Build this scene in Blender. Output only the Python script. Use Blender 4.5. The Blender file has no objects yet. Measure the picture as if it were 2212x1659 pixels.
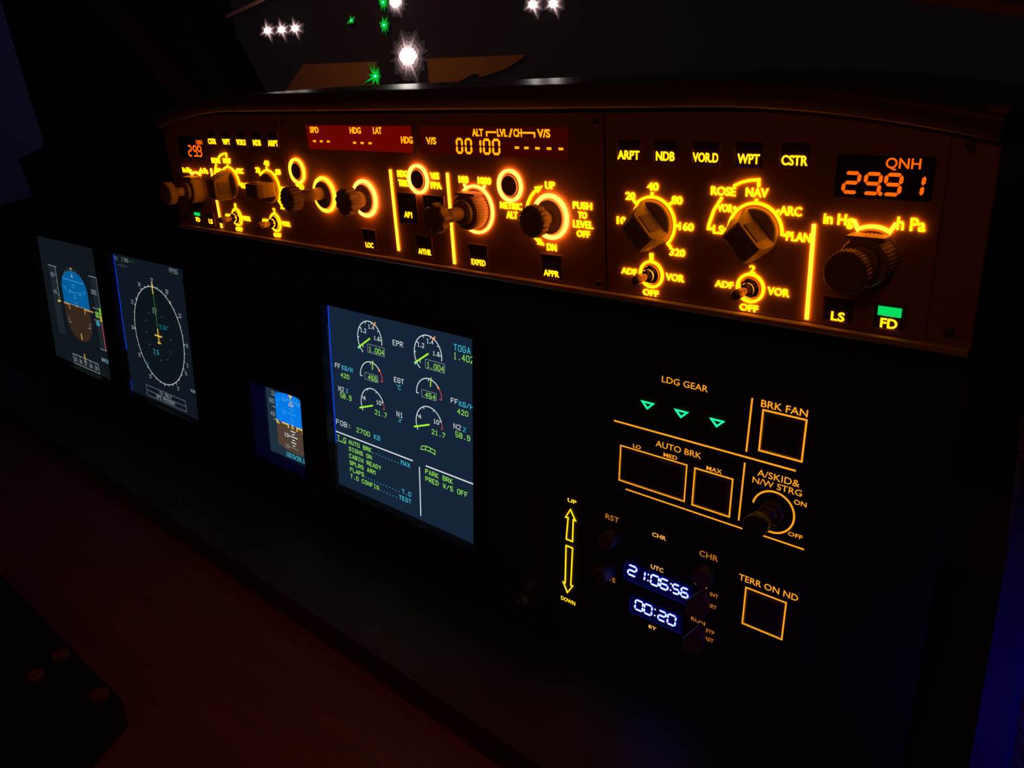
import bpy, bmesh, math, random
from mathutils import Matrix, Vector
random.seed(7)
S = bpy.context.scene
COL = S.collection
# ------------------------------------------------------------------ camera, world, exposure
F_PX = 1781.66                      # focal length in pixels of a 2212 px wide frame
CAM = Vector((0.0, 0.0, 1.15))
R1 = ((0.75157115, 0.05502529, 0.65735304), (0.20191783, 0.9294922, -0.30866396), (-0.62798885, 0.36471423, 0.68746894))
cam_data = bpy.data.cameras.new('camera')
cam = bpy.data.objects.new('camera', cam_data); COL.objects.link(cam)
cam_data.sensor_fit = 'HORIZONTAL'; cam_data.sensor_width = 36.0; cam_data.lens = F_PX / 2212 * 36.0
cam_data.clip_start = 0.01; cam_data.clip_end = 50
def w_of(r): return Vector((r[0], r[2], -r[1]))
right, up, back = w_of(R1[0]), -w_of(R1[1]), -w_of(R1[2])
m = Matrix((right, up, back)).transposed().to_4x4(); m.translation = CAM
cam.matrix_world = m
S.camera = cam
world = bpy.data.worlds.new('night'); S.world = world; world.use_nodes = True
world.node_tree.nodes['Background'].inputs[0].default_value = (0.16, 0.12, 0.30, 1)
world.node_tree.nodes['Background'].inputs[1].default_value = 0.0015
vs = S.view_settings
vs.view_transform = 'Standard'; vs.look = 'None'; vs.gamma = 1.0; vs.exposure = 0.0; vs.use_curve_mapping = False
S.cycles.use_denoising = True
S.cycles.sample_clamp_indirect = 4.0
def lamp(name, kind, loc, target, energy, color, size=0.2, size_y=None, spread=None):
    d = bpy.data.lights.new(name, kind); d.energy = energy; d.color = color
    if kind == 'AREA':
        d.size = size
        if size_y: d.shape = 'RECTANGLE'; d.size_y = size_y
        if spread: d.spread = spread
    else: d.shadow_soft_size = size
    o = bpy.data.objects.new(name, d); COL.objects.link(o); o.location = loc
    o.rotation_euler = (Vector(target) - Vector(loc)).to_track_quat('-Z', 'Y').to_euler()
    return o
# blue led strips of the room (left wall, right side) and the added warm fills
lamp('blue_led_left', 'AREA', (-2.45, 0.9, 2.35), (-2.7, 0.9, 0.9), 0.20, (0.09, 0.04, 1.0), 0.9, 0.05, spread=math.radians(75))
lamp('blue_led_right', 'AREA', (0.42, 0.0, 0.98), (-0.005, 0.37, 0.86), 0.0115, (0.015, 0.008, 1.0), 0.12, 0.03, spread=math.radians(24))
lamp('warm_front_fill', 'AREA', (0.1, -1.4, 1.9), (-0.28, 0.34, 1.08), 0.13, (1.0, 0.20, 0.025), 0.3, spread=math.radians(66))  # fill added behind the camera to lift knobs and panel fronts
lamp('warm_card_fill', 'AREA', (-1.75, 0.95, 1.95), (-1.75, 1.55, 1.12), 0.68, (1.0, 0.46, 0.20), 0.15, spread=math.radians(100))  # added unseen light that brightens the tan cards

# ------------------------------------------------------------------ helpers
P1, P2 = 'glareshield plane', 'main panel plane'
TILT = 0.09450720433
D = {P1: 0.340, P2: 0.395}
def plane_matrix(plane):
    if plane == P1:
        rot = Matrix.Rotation(math.pi/2, 4, 'X'); org = CAM + Vector((0, D[P1], 0))
    else:
        rot = Matrix.Rotation(math.pi/2 - TILT, 4, 'X')
        n = rot.to_3x3() @ Vector((0, 0, 1)); org = CAM - n * D[P2]
    rot.translation = org
    return rot
PM = {P1: plane_matrix(P1), P2: plane_matrix(P2)}
def at(px, py, y):                   # point on the vertical plane at depth y seen at a pixel
    d = right*((px-1106)/F_PX) - up*((py-829.5)/F_PX) - back
    k = (y - CAM.y) / d.y
    return CAM + d*k
def at_z(px, py, z):
    d = right*((px-1106)/F_PX) - up*((py-829.5)/F_PX) - back
    return CAM + d*((z - CAM.z)/d.z)

MATS = {}
def mat(name, color, rough=0.5, metal=0.0, emit=None, strength=1.0, noise=None, bump=None, spec=0.5):
    if name in MATS: return MATS[name]
    M = bpy.data.materials.new(name); M.use_nodes = True
    N, L = M.node_tree.nodes, M.node_tree.links
    b = N['Principled BSDF']
    b.inputs['Base Color'].default_value = (*color, 1); b.inputs['Roughness'].default_value = rough
    b.inputs['Metallic'].default_value = metal; b.inputs['Specular IOR Level'].default_value = spec
    if emit:
        b.inputs['Emission Color'].default_value = (*emit, 1); b.inputs['Emission Strength'].default_value = strength
    if noise or bump:
        tc = N.new('ShaderNodeTexCoord'); no = N.new('ShaderNodeTexNoise')
        mp = N.new('ShaderNodeMapping'); L.new(tc.outputs['Object'], mp.inputs['Vector']); L.new(mp.outputs['Vector'], no.inputs['Vector'])
        no.inputs['Detail'].default_value = 4
    if noise:
        sc, amt, stretch = noise
        no.inputs['Scale'].default_value = sc; mp.inputs['Scale'].default_value = stretch
        mix = N.new('ShaderNodeMix'); mix.data_type = 'RGBA'
        mix.inputs[6].default_value = (*[c*(1-amt) for c in color], 1); mix.inputs[7].default_value = (*[min(1, c*(1+amt)) for c in color], 1)
        L.new(no.outputs['Fac'], mix.inputs[0]); L.new(mix.outputs[2], b.inputs['Base Color'])
    if bump:
        no2 = N.new('ShaderNodeTexNoise'); no2.inputs['Scale'].default_value = bump[0]; no2.inputs['Detail'].default_value = 5
        L.new(tc.outputs['Object'], no2.inputs['Vector'])
        bp = N.new('ShaderNodeBump'); bp.inputs['Strength'].default_value = bump[1]; bp.inputs['Distance'].default_value = bump[2]
        L.new(no2.outputs['Fac'], bp.inputs['Height']); L.new(bp.outputs['Normal'], b.inputs['Normal'])
    MATS[name] = M
    return M
K = (0.02, 0.02, 0.02)
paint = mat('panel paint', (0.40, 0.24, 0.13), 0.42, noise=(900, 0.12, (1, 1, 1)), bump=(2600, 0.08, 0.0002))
shell = mat('glareshield skin', (0.12, 0.105, 0.10), 0.30, noise=(300, 0.15, (1, 1, 1)), bump=(1800, 0.12, 0.0002))
board_m = mat('main panel paint', (0.035, 0.033, 0.034), 0.5, noise=(500, 0.15, (1, 1, 1)), bump=(2200, 0.08, 0.0002))
bezel_m = mat('bezel plastic', (0.022, 0.022, 0.026), 0.4, noise=(700, 0.1, (1, 1, 1)))
knob_m = mat('knob plastic', (0.33, 0.29, 0.27), 0.45, noise=(1500, 0.1, (1, 1, 1)))
button_m = mat('button plastic', (0.075, 0.07, 0.068), 0.3, noise=(1500, 0.1, (1, 1, 1)))
chrome = mat('switch metal', (0.75, 0.72, 0.68), 0.18, 1.0, noise=(2000, 0.05, (1, 1, 1)))
screw_m = mat('screw metal', (0.22, 0.17, 0.13), 0.4, 0.8, noise=(2000, 0.1, (1, 1, 1)))
AMBER = mat('amber backlight', K, emit=(1.0, 0.225, 0.0012), strength=6.2)
RING = mat('bright amber ring', K, emit=(1.0, 0.19, 0.006), strength=8.5)
RINGW = mat('brightest amber ring', K, emit=(1.0, 0.17, 0.018), strength=11)
LCD = mat('orange segments', K, emit=(1.0, 0.12, 0.002), strength=1.15)
LCDY = mat('yellow segments', K, emit=(1.0, 0.29, 0.001), strength=1.7)
REDWIN = mat('red display glass', (0.02, 0, 0), 0.25, emit=(1.0, 0.012, 0.0), strength=0.135)
REDDIM = mat('dim red display glass', (0.02, 0, 0), 0.25, emit=(1.0, 0.03, 0.0), strength=0.035)
DARKWIN = mat('dark display glass', (0.05, 0.045, 0.04), 0.2)
GREENBAR = mat('green bar light', K, emit=(0.0, 0.72, 0.11), strength=1.0)
GREENTRI = mat('green triangle light', K, emit=(0.01, 1.0, 0.30), strength=1.6)
GOLD = mat('gold panel print', K, emit=(1.0, 0.36, 0.012), strength=1.0)
DIMGOLD = mat('faint gold print', K, emit=(1.0, 0.30, 0.02), strength=0.55)
PALEGOLD = mat('pale gold print', K, emit=(1.0, 0.50, 0.08), strength=0.9)
YELLOW = mat('yellow arrow print', K, emit=(1.0, 0.62, 0.005), strength=1.35)
CLOCKW = mat('white blue segments', K, emit=(0.66, 0.76, 1.3), strength=1.35)
BLUESIDE = mat('added blue digit glow', K, emit=(0.008, 0.025, 1.0), strength=8.0)
BLUEGLASS = mat('blue lit clock glass', (0.01, 0.01, 0.03), 0.3, emit=(0.0, 0.006, 1.0), strength=0.024)
BLUEEDGE = mat('blue lit edge', (0.01, 0.01, 0.03), 0.3, emit=(0.0, 0.04, 1.0), strength=0.16)
LEAK = mat('painted blue screen leak', K, emit=(0.0, 0.07, 1.0), strength=0.75)
EWD_BG = mat('engine screen background', (0.005, 0.005, 0.006), 0.25, emit=(0.0078, 0.0178, 0.0405), strength=1.0)
ND_BG = mat('map screen background', (0.005, 0.005, 0.006), 0.25, emit=(0.0045, 0.0090, 0.0155), strength=1.0)
ND_IN = mat('map rose background', K, emit=(0.0030, 0.0070, 0.0100), strength=1.0)
PFD_BG = mat('flight screen background', (0.005, 0.005, 0.006), 0.25, emit=(0.0052, 0.0085, 0.0115), strength=1.0)
TAPE = mat('grey tape', K, emit=(0.012, 0.018, 0.026))
ISIS_BG = mat('standby screen background', (0.005, 0.005, 0.006), 0.25, emit=(0.012, 0.030, 0.050), strength=1.0)
SKY = mat('display sky blue', K, emit=(0.0, 0.105, 0.32))
SKY2 = mat('standby sky blue', K, emit=(0.0, 0.19, 0.80))
EARTH = mat('display earth brown', K, emit=(0.034, 0.018, 0.012))
EARTH2 = mat('standby earth brown', K, emit=(0.080, 0.048, 0.034))
WHITE = mat('display white', K, emit=(0.62, 0.70, 0.70))
GREYW = mat('display grey white', K, emit=(0.22, 0.27, 0.27))
PAMBER = mat('display dim amber', K, emit=(0.48, 0.24, 0.05))
DIMW = mat('display dim grey', K, emit=(0.10, 0.13, 0.15))
GREEN = mat('display green', K, emit=(0.30, 0.80, 0.09))
DGREEN = mat('display dark green', K, emit=(0.04, 0.20, 0.03))
LIME = mat('display needle green', K, emit=(0.36, 0.95, 0.03))
CYAN = mat('display cyan', K, emit=(0.05, 0.52, 0.68))
DCYAN = mat('display dim cyan', K, emit=(0.0, 0.20, 0.26))
ORANGE = mat('display amber', K, emit=(0.95, 0.36, 0.08))
YEL = mat('display yellow', K, emit=(0.85, 0.52, 0.06))
RED = mat('display red', K, emit=(0.52, 0.06, 0.06))
SKYLINE = mat('display pale blue', K, emit=(0.06, 0.36, 0.68))

def setp(o, label=None, cat=None, group=None, kind=None):
    if label: o['label'] = label
    if cat: o['category'] = cat
    if group: o['group'] = group
    if kind: o['kind'] = kind
ORG = {}
def thing(name, label, cat, plane, x, z, group=None):
    o = bpy.data.objects.new(name, None); COL.objects.link(o); o.empty_display_size = 0.02
    mm = PM[plane].copy(); mm.translation = PM[plane] @ Vector((x/1000, z/1000, 0))
    o.matrix_world = mm
    setp(o, label, cat, group); ORG[o.name] = (x, z)
    return o
def link_mesh(name, me, parent, label=None):
    o = bpy.data.objects.new(name, me); COL.objects.link(o)
    if parent is not None: o.parent = parent
    if label: o['label'] = label
    return o
def root_of(p):
    while p.parent is not None: p = p.parent
    return p
class G:
    """collects shapes in plane millimetres (x right, z up, l out of the panel)"""
    def __init__(s): s.v = []; s.f = []; s.m = []; s.mats = []; s.cur = 0; s.sm = []
    def use(s, M):
        if M not in s.mats: s.mats.append(M)
        s.cur = s.mats.index(M); return s
    def add(s, vs, fs, smooth=False):
        n = len(s.v); s.v += vs; s.f += [[i+n for i in f] for f in fs]
        s.m += [s.cur]*len(fs); s.sm += [smooth]*len(fs)
    def box(s, x0, x1, z0, z1, l0, l1):
        vs = [(x, z, l) for l in (l0, l1) for z in (z0, z1) for x in (x0, x1)]
        s.add(vs, [(0,2,3,1), (4,5,7,6), (0,1,5,4), (1,3,7,5), (3,2,6,7), (2,0,4,6)]); return s
    def bevbox(s, x0, x1, z0, z1, l0, l1, b=0.5):
        vs = [(x0,z0,l0),(x1,z0,l0),(x1,z1,l0),(x0,z1,l0),(x0,z0,l1-b),(x1,z0,l1-b),(x1,z1,l1-b),(x0,z1,l1-b),
              (x0+b,z0+b,l1),(x1-b,z0+b,l1),(x1-b,z1-b,l1),(x0+b,z1-b,l1)]
        fs = [(3,2,1,0),(8,9,10,11)]
        for a in range(4):
            c = (a+1) % 4; fs += [(a,c,c+4,a+4),(a+4,c+4,c+8,a+8)]
        s.add(vs, fs); return s
    def prism(s, pts, l0, l1):
        n = len(pts)
        area = sum(pts[i][0]*pts[(i+1)%n][1]-pts[(i+1)%n][0]*pts[i][1] for i in range(n))
        if area < 0: pts = pts[::-1]
        vs = [(x, z, l0) for x, z in pts] + [(x, z, l1) for x, z in pts]
        s.add(vs, [tuple(range(n-1, -1, -1)), tuple(range(n, 2*n))] + [(i, (i+1)%n, (i+1)%n+n, i+n) for i in range(n)]); return s
    def ribbon(s, pts, w, l0, l1, closed=False):
        n = len(pts); Lf = []; Rt = []
        for i in range(n):
            p = Vector(pts[i])
            if closed: a, c = Vector(pts[i-1]), Vector(pts[(i+1) % n])
            else: a, c = Vector(pts[max(i-1, 0)]), Vector(pts[min(i+1, n-1)])
            d1 = (p-a); d2 = (c-p)
            if d1.length < 1e-9: d1 = d2
            if d2.length < 1e-9: d2 = d1
            d1 = d1.normalized(); d2 = d2.normalized()
            t = d1+d2
            if t.length < 1e-6: t = d1
            t = t.normalized(); nn = Vector((-t.y, t.x)); c_ = max(0.45, nn.dot(Vector((-d1.y, d1.x))))
            h = w/2/c_
            e = Vector((0, 0))
            if not closed and i == 0: e = -d2*w*0.35
            if not closed and i == n-1: e = d1*w*0.35
            Lf.append(p+nn*h+e); Rt.append(p-nn*h+e)
        vs = []
        for a, c in zip(Lf, Rt): vs += [(a.x,a.y,l0),(c.x,c.y,l0),(c.x,c.y,l1),(a.x,a.y,l1)]
        fs = []
        m_ = n if closed else n-1
        for i in range(m_):
            a = 4*i; b = 4*((i+1) % n)
            fs += [(a+3,a+2,b+2,b+3),(a+1,b+1,b+2,a+2),(a,a+3,b+3,b)]
        if not closed: fs += [(0,1,2,3),(4*n-4,4*n-1,4*n-2,4*n-3)]
        s.add(vs, fs); return s
    def lathe(s, cx, cz, prof, n=48, lobes=0, amp=0.06, knurl=(), cap=True, phase=0.0, smooth=True):
        """prof: (radius, l); the rows whose index is in knurl get grooves"""
        if lobes: n = lobes*4
        vs = []; fs = []
        for j, (r, l) in enumerate(prof):
            for i in range(n):
                rr = r
                if lobes and j in knurl and i % 4 >= 2: rr = r*(1-amp)
                a = 2*math.pi*i/n + phase
                vs.append((cx+rr*math.cos(a), cz+rr*math.sin(a), l))
        for j in range(len(prof)-1):
            for i in range(n):
                k = (i+1) % n
                fs.append((j*n+i, j*n+k, (j+1)*n+k, (j+1)*n+i))
        s.add(vs, fs, smooth and not lobes)
        if cap:
            b = len(s.v)-len(vs); e = b+(len(prof)-1)*n
            s.f.append(list(range(e, e+n))); s.m.append(s.cur); s.sm.append(False)
            s.f.append(list(range(b+n-1, b-1, -1))); s.m.append(s.cur); s.sm.append(False)
        return s
    def torus(s, cx, cz, R, r, l, n=64, k=10):
        vs = []; fs = []
        for i in range(n):
            a = 2*math.pi*i/n
            for j in range(k):
                b = 2*math.pi*j/k
                rr = R+r*math.cos(b); vs.append((cx+rr*math.cos(a), cz+rr*math.sin(a), l+r*math.sin(b)))
        for i in range(n):
            for j in range(k):
                a, b, c, d = i*k+j, ((i+1)%n)*k+j, ((i+1)%n)*k+(j+1)%k, i*k+(j+1)%k
                fs.append((a, b, c, d))
        s.add(vs, fs, True); return s
    def disc(s, cx, cz, r, l0, l1, n=12): return s.prism([(cx+r*math.cos(2*math.pi*i/n), cz+r*math.sin(2*math.pi*i/n)) for i in range(n)], l0, l1)
    def build(s, name, parent, M=None, label=None, bevel=None):
        if M and not s.mats: s.mats = [M]
        ox, oz = ORG[root_of(parent).name]
        me = bpy.data.meshes.new(name)
        me.from_pydata([((x-ox)/1000, (z-oz)/1000, l/1000) for x, z, l in s.v], [], s.f)
        for mm in s.mats: me.materials.append(mm)
        me.polygons.foreach_set('material_index', s.m); me.polygons.foreach_set('use_smooth', s.sm); me.update()
        return link_mesh(name, me, parent, label)
def arc(cx, cz, R, a0, a1, n=None):         # degrees, clockwise from the top
    n = n or max(6, int(abs(a1-a0)/5))
    return [(cx+R*math.sin(math.radians(a0+(a1-a0)*i/n)), cz+R*math.cos(math.radians(a0+(a1-a0)*i/n))) for i in range(n+1)]

# printed legends: the built-in typeface fitted to a box on the panel
def legend(parent, body, x0, x1, zt, zb, M=None, l=0.0, h=0.8, weight=0.0, name='legend', label=None, slant=0.0):
    M = M or AMBER
    cu = bpy.data.curves.new('t', 'FONT'); cu.body = body; cu.size = 1.0; cu.extrude = 0; cu.offset = weight; cu.resolution_u = 3; cu.fill_mode = 'BOTH'
    o = bpy.data.objects.new('t', cu); COL.objects.link(o)
    bpy.context.view_layer.update()
    me = bpy.data.meshes.new_from_object(o.evaluated_get(bpy.context.evaluated_depsgraph_get()))
    bpy.data.objects.remove(o); bpy.data.curves.remove(cu)
    xs = [v.co.x for v in me.vertices]; ys = [v.co.y for v in me.vertices]
    ax, bx, ay, by = min(xs), max(xs), min(ys), max(ys)
    bm = bmesh.new(); bm.from_mesh(me)
    bmesh.ops.remove_doubles(bm, verts=bm.verts, dist=1e-5)
    ox, oz = ORG[root_of(parent).name]
    for v in bm.verts:
        fx = (v.co.x-ax)/(bx-ax); fy = (v.co.y-ay)/(by-ay)
        v.co = Vector(((x0+(x1-x0)*fx + slant*(zt-zb)*fy-ox)/1000, (zb+(zt-zb)*fy-oz)/1000, l/1000))
    if h:
        bm.normal_update()
        for f in bm.faces:
            if f.normal.z < 0: f.normal_flip()
        r = bmesh.ops.extrude_face_region(bm, geom=list(bm.faces))
        for e in r['geom']:
            if isinstance(e, bmesh.types.BMVert): e.co.z += h/1000
        bmesh.ops.recalc_face_normals(bm, faces=bm.faces)
    bm.to_mesh(me); bm.free(); me.materials.clear(); me.materials.append(M); me.name = name
    return link_mesh(name, me, parent, label or 'glowing %s legend' % body.replace('\n', ' '))

# thin stroke lettering of the electronic displays (glyph grid 4 wide, 6 high)
GL = {'A': '00 26 40|12 32', 'B': '00 06 36 45 44 33 03|33 42 41 30 00', 'C': '45 36 16 05 01 10 30 41', 'D': '00 06 26 44 42 20 00', 'E': '40 00 06 46|03 33', 'F': '00 06 46|03 33',
 'G': '45 36 16 05 01 10 30 41 43 23', 'H': '00 06|40 46|03 43', 'I': '10 30|20 26|16 36', 'K': '00 06|46 03|03 40', 'L': '06 00 40', 'M': '00 06 24 46 40', 'N': '00 06 40 46', 'O': '01 05 16 36 45 41 30 10 01',
 'P': '00 06 36 45 44 33 03', 'Q': '01 05 16 36 45 41 30 10 01|22 40', 'R': '00 06 36 45 44 33 03|23 40', 'S': '45 36 16 05 04 13 33 42 41 30 10 01', 'T': '06 46|20 26', 'U': '06 01 10 30 41 46', 'V': '06 20 46', 'W': '06 10 24 30 46',
 'X': '00 46|06 40', 'Y': '06 23 46|23 20', 'Z': '06 46 00 40', '0': '01 05 16 36 45 41 30 10 01', '1': '15 26 20|10 30', '2': '05 16 36 45 44 00 40', '3': '06 46 24 34 43 41 30 10 01', '4': '30 36 02 42', '5': '46 06 03 33 42 41 30 10 01',
 '6': '45 36 16 05 01 10 30 41 42 33 03', '7': '06 46 45 10', '8': '13 04 05 16 36 45 44 33 13 02 01 10 30 41 42 33', '9': '01 10 30 41 45 36 16 05 04 13 43', '/': '00 46', '%': '00 46|15 16|30 31', '-': '03 43', '.': '.', ':': ':', '`': '`', ' ': ''}
def strokes(g, M, text, x0, x1, zt, zb, w=0.42, l0=0.25, l1=0.32):
    n = len(text); p = (x1-x0)/(n-0.34) if n > 1 else (x1-x0)/0.66
    gw = p*0.66; gh = zt-zb; g.use(M)
    for i, ch in enumerate(text):
        ox = x0+i*p; d = GL[ch]
        def P(q): return (ox+gw*int(q[0])/4, zb+gh*int(q[1])/6)
        if d == '.': g.disc(ox+gw*0.5, zb+w*0.6, w*0.85, l0, l1, 8); continue
        if d == '`': g.disc(ox+gw*0.7, zt-w*0.6, w*0.9, l0, l1, 8); continue
        if d == ':':
            g.disc(ox+gw*0.5, zb+gh*0.22, w*0.9, l0, l1, 8); g.disc(ox+gw*0.5, zb+gh*0.7, w*0.9, l0, l1, 8); continue
        for pl in d.split('|'):
            if pl: g.ribbon([P(q) for q in pl.split()], w, l0, l1)
    return g
def readout(parent, items, name='readout', label=None, w=0.42):
    """items: (material, text, x0, x1, ztop, zbottom)"""
    g = G()
    for it in items: strokes(g, *it, w=w)
    return g.build(name, parent, label=label or ('%s on the screen' % ' '.join(i[1].strip() for i in items)))
# seven segment digits
SEG = {'0': 'abcdef', '1': 'bc', '2': 'abged', '3': 'abgcd', '4': 'fgbc', '5': 'afgcd', '6': 'afgedc', '7': 'abc', '8': 'abcdefg', '9': 'abcdfg', '-': 'g'}
def seg7(g, ch, x0, x1, zt, zb, t, l0, l1, slant=0.06, gap=0.12):
    W, H = x1-x0, zt-zb; zm = (zt+zb)/2
    def sl(pts): return [(x+slant*(z-zb), z) for x, z in pts]
    def hs(z): return [(x0+gap+t*0.5, z), (x0+gap+t, z+t/2), (x1-gap-t, z+t/2), (x1-gap-t*0.5, z), (x1-gap-t, z-t/2), (x0+gap+t, z-t/2)]
    def vsg(x, za, zc): return [(x, za-gap), (x+t/2, za-gap-t/2), (x+t/2, zc+gap+t/2), (x, zc+gap), (x-t/2, zc+gap+t/2), (x-t/2, za-gap-t/2)]
    for c in SEG[ch]:
        pts = {'a': lambda: hs(zt-t/2), 'g': lambda: hs(zm), 'd': lambda: hs(zb+t/2), 'f': lambda: vsg(x0+t/2, zt-t/2, zm), 'b': lambda: vsg(x1-t/2, zt-t/2, zm),
               'e': lambda: vsg(x0+t/2, zm, zb+t/2), 'c': lambda: vsg(x1-t/2, zm, zb+t/2)}[c]()
        g.prism(sl(pts), l0, l1)
def frame_shape(g, x0, x1, z0, z1, w, l0, l1): return g.ribbon([(x0, z0), (x0, z1), (x1, z1), (x1, z0)], w, l0, l1, True)

# ------------------------------------------------------------------ room shell
def wbox(name, x0, x1, y0, y1, z0, z1, M, label=None, cat=None, kind=None, group=None):
    me = bpy.data.meshes.new(name)
    vs_ = [(x, y, z) for z in (z0, z1) for y in (y0, y1) for x in (x0, x1)]
    me.from_pydata(vs_, [], [(0,2,3,1), (4,5,7,6), (0,1,5,4), (1,3,7,5), (3,2,6,7), (2,0,4,6)]); me.materials.append(M); me.update()
    o = link_mesh(name, me, None); setp(o, label, cat, group, kind); return o
wall_m = mat('wall paint', (0.12, 0.09, 0.26), 0.8, noise=(6, 0.06, (1, 1, 1)), bump=(180, 0.15, 0.002))
dark_wall = mat('dark wall paint', (0.035, 0.033, 0.04), 0.85, noise=(6, 0.08, (1, 1, 1)), bump=(180, 0.15, 0.002))
rough_wall = mat('rough plaster', (0.28, 0.28, 0.32), 0.7, noise=(90, 0.6, (1, 1, 1)), bump=(320, 1.0, 0.01))
floor_m = mat('floor carpet', (0.05, 0.045, 0.045), 0.9, noise=(300, 0.3, (1, 1, 1)), bump=(900, 0.5, 0.003))
X0, X1, Y0, Y1 = -2.7, 1.3, -1.7, 2.1
wbox('floor', X0-.1, X1+.1, Y0-.1, Y1+.1, -0.1, 0.0, floor_m, kind='structure')
wbox('ceiling', X0-.1, X1+.1, Y0-.1, Y1+.1, 2.45, 2.55, dark_wall, kind='structure')
wbox('wall_back', X0-.1, X1+.1, Y1, Y1+.1, 0, 2.45, dark_wall, kind='structure')
wbox('wall_front', X0-.1, X1+.1, Y0-.1, Y0, 0, 2.45, dark_wall, kind='structure')
wbox('wall_left', X0-.1, X0, Y0, Y1, 0, 2.45, wall_m, kind='structure')
wbox('wall_right', X1, X1+.1, Y0, Y1, 0, 2.45, rough_wall, kind='structure')

# general polygon slab: pixel outline carried to a vertical plane at depth y, given real thickness
def slab(name, pts, y, th, M, parent=None):
    P = [at(px, py, y) for px, py in pts]
    n = len(P)
    ar = sum(P[i].x*P[(i+1)%n].z-P[(i+1)%n].x*P[i].z for i in range(n))
    if ar > 0: P = P[::-1]
    me = bpy.data.meshes.new(name)
    V = [(p.x, y, p.z) for p in P] + [(p.x, y+th, p.z) for p in P]
    me.from_pydata(V, [], [tuple(range(n)), tuple(range(2*n-1, n-1, -1))] + [((i+1)%n, i, i+n, (i+1)%n+n) for i in range(n)])
    me.materials.append(M); me.update()
    return link_mesh(name, me, parent)

# ------------------------------------------------------------------ desk and base board
desk_m = mat('dark wood', (0.30, 0.10, 0.05), 0.45, noise=(14, 0.45, (1, 14, 1)), bump=(240, 0.1, 0.001))
base_m = mat('brown board', (0.085, 0.06, 0.04), 0.5, noise=(14, 0.35, (1, 14, 1)))
ZD = CAM.z - 0.40
t = bpy.data.objects.new('desk', None); COL.objects.link(t); t.location = (-0.55, 0.32, 0)
setp(t, 'dark reddish wooden desk under the whole instrument panel', 'desk')
def local_box(name, parent, x0, x1, y0, y1, z0, z1, M, bev=0.0, label=None):
    p = parent.location
    me = bpy.data.meshes.new(name); bm = bmesh.new()
    bmesh.ops.create_cube(bm, size=1)
    for v in bm.verts:
        v.co = Vector(((x0+x1)/2+(x1-x0)*v.co.x-p.x, (y0+y1)/2+(y1-y0)*v.co.y-p.y, (z0+z1)/2+(z1-z0)*v.co.z-p.z))
    if bev: bmesh.ops.bevel(bm, geom=list(bm.edges), offset=bev, segments=3, affect='EDGES')
    bm.to_mesh(me); bm.free(); me.materials.append(M)
    return link_mesh(name, me, parent, label)
DXL = at_z(46, 849, ZD).x
local_box('desk_top', t, DXL, 0.35, 0.02, 0.80, ZD-0.03, ZD, desk_m, 0.004)
for x, y in ((DXL+.05, 0.06), (0.29, 0.06), (DXL+.05, 0.74), (0.29, 0.74)):
    local_box('leg', t, x-.025, x+.025, y-.025, y+.025, 0, ZD-0.03, desk_m, 0.003)
# base board: a low shelf with a slightly skew front edge
me = bpy.data.meshes.new('base_board')
zt_, zb_ = ZD+0.018, ZD
a, b = at_z(362, 1114, zt_), at_z(1173, 1659, zt_)
d = (b-a); fa, fb = a-d*((a.x-DXL-0.01)/d.x), b+d*0.5
V = []
for z in (zb_, zt_): V += [(fa.x, fa.y, z), (fb.x, fb.y, z), (fb.x, 0.62, z), (fa.x, 0.62, z)]
me.from_pydata(V, [], [(3,2,1,0), (4,5,6,7), (0,1,5,4), (1,2,6,5), (2,3,7,6), (3,0,4,7)]); me.materials.append(base_m); me.update()
o = link_mesh('base_board', me, None); setp(o, 'low brown base board on the desk under the main panel', 'board')

# ------------------------------------------------------------------ main instrument panel board with openings
PX0, PX1, PZ0, PZ1 = -1185.0, -77.0, -345.0, -96.0
SCR = {'pfd': (-1163, -995.6, -298.2, -138.4), 'nd': (-943, -788.4, -300.0, -138.7), 'ewd': (-550.8, -386.6, -300.4, -141.2), 'isis': (-656, -593, -297.5, -231)}
REC = 6.0
def hole(s, right_px, left_extra=0.6):   # opening in the panel face in front of a recessed screen
    x0, x1, z0, z1 = SCR[s]; k = 395.0/401.0
    return (x0-2.0, x1*k+0.4, z0-0.6, z1*k+0.2)
HOLES = [hole('pfd', -995.6, 4), hole('nd', -788.2, 2.2), hole('ewd', -387.4, 0.6), (-679, -590.0, -308, -229)]
def plate_holes(x0, x1, z0, z1, holes, l0, l1):
    xs = sorted({x0, x1, *[h[0] for h in holes], *[h[1] for h in holes]}); zs = sorted({z0, z1, *[h[2] for h in holes], *[h[3] for h in holes]})
    def solid(i, j):
        if i < 0 or j < 0 or i >= len(xs)-1 or j >= len(zs)-1: return False
        cx_, cz_ = (xs[i]+xs[i+1])/2, (zs[j]+zs[j+1])/2
        return not any(h[0] < cx_ < h[1] and h[2] < cz_ < h[3] for h in holes)
    g = G()
    for i in range(len(xs)-1):
        for j in range(len(zs)-1):
            if not solid(i, j): continue
            a_, b_, c_, d_ = xs[i], xs[i+1], zs[j], zs[j+1]
            g.add([(a_,c_,l1),(b_,c_,l1),(b_,d_,l1),(a_,d_,l1)], [(0,1,2,3)]); g.add([(a_,c_,l0),(b_,c_,l0),(b_,d_,l0),(a_,d_,l0)], [(3,2,1,0)])
            for di, dj, q in ((-1,0,[(a_,d_),(a_,c_)]), (1,0,[(b_,c_),(b_,d_)]), (0,-1,[(a_,c_),(b_,c_)]), (0,1,[(b_,d_),(a_,d_)])):
                if not solid(i+di, j+dj):
                    (p_, r_), (s_, u_) = q
                    g.add([(p_,r_,l0),(s_,u_,l0),(s_,u_,l1),(p_,r_,l1)], [(0,1,2,3)])
    return g
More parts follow.
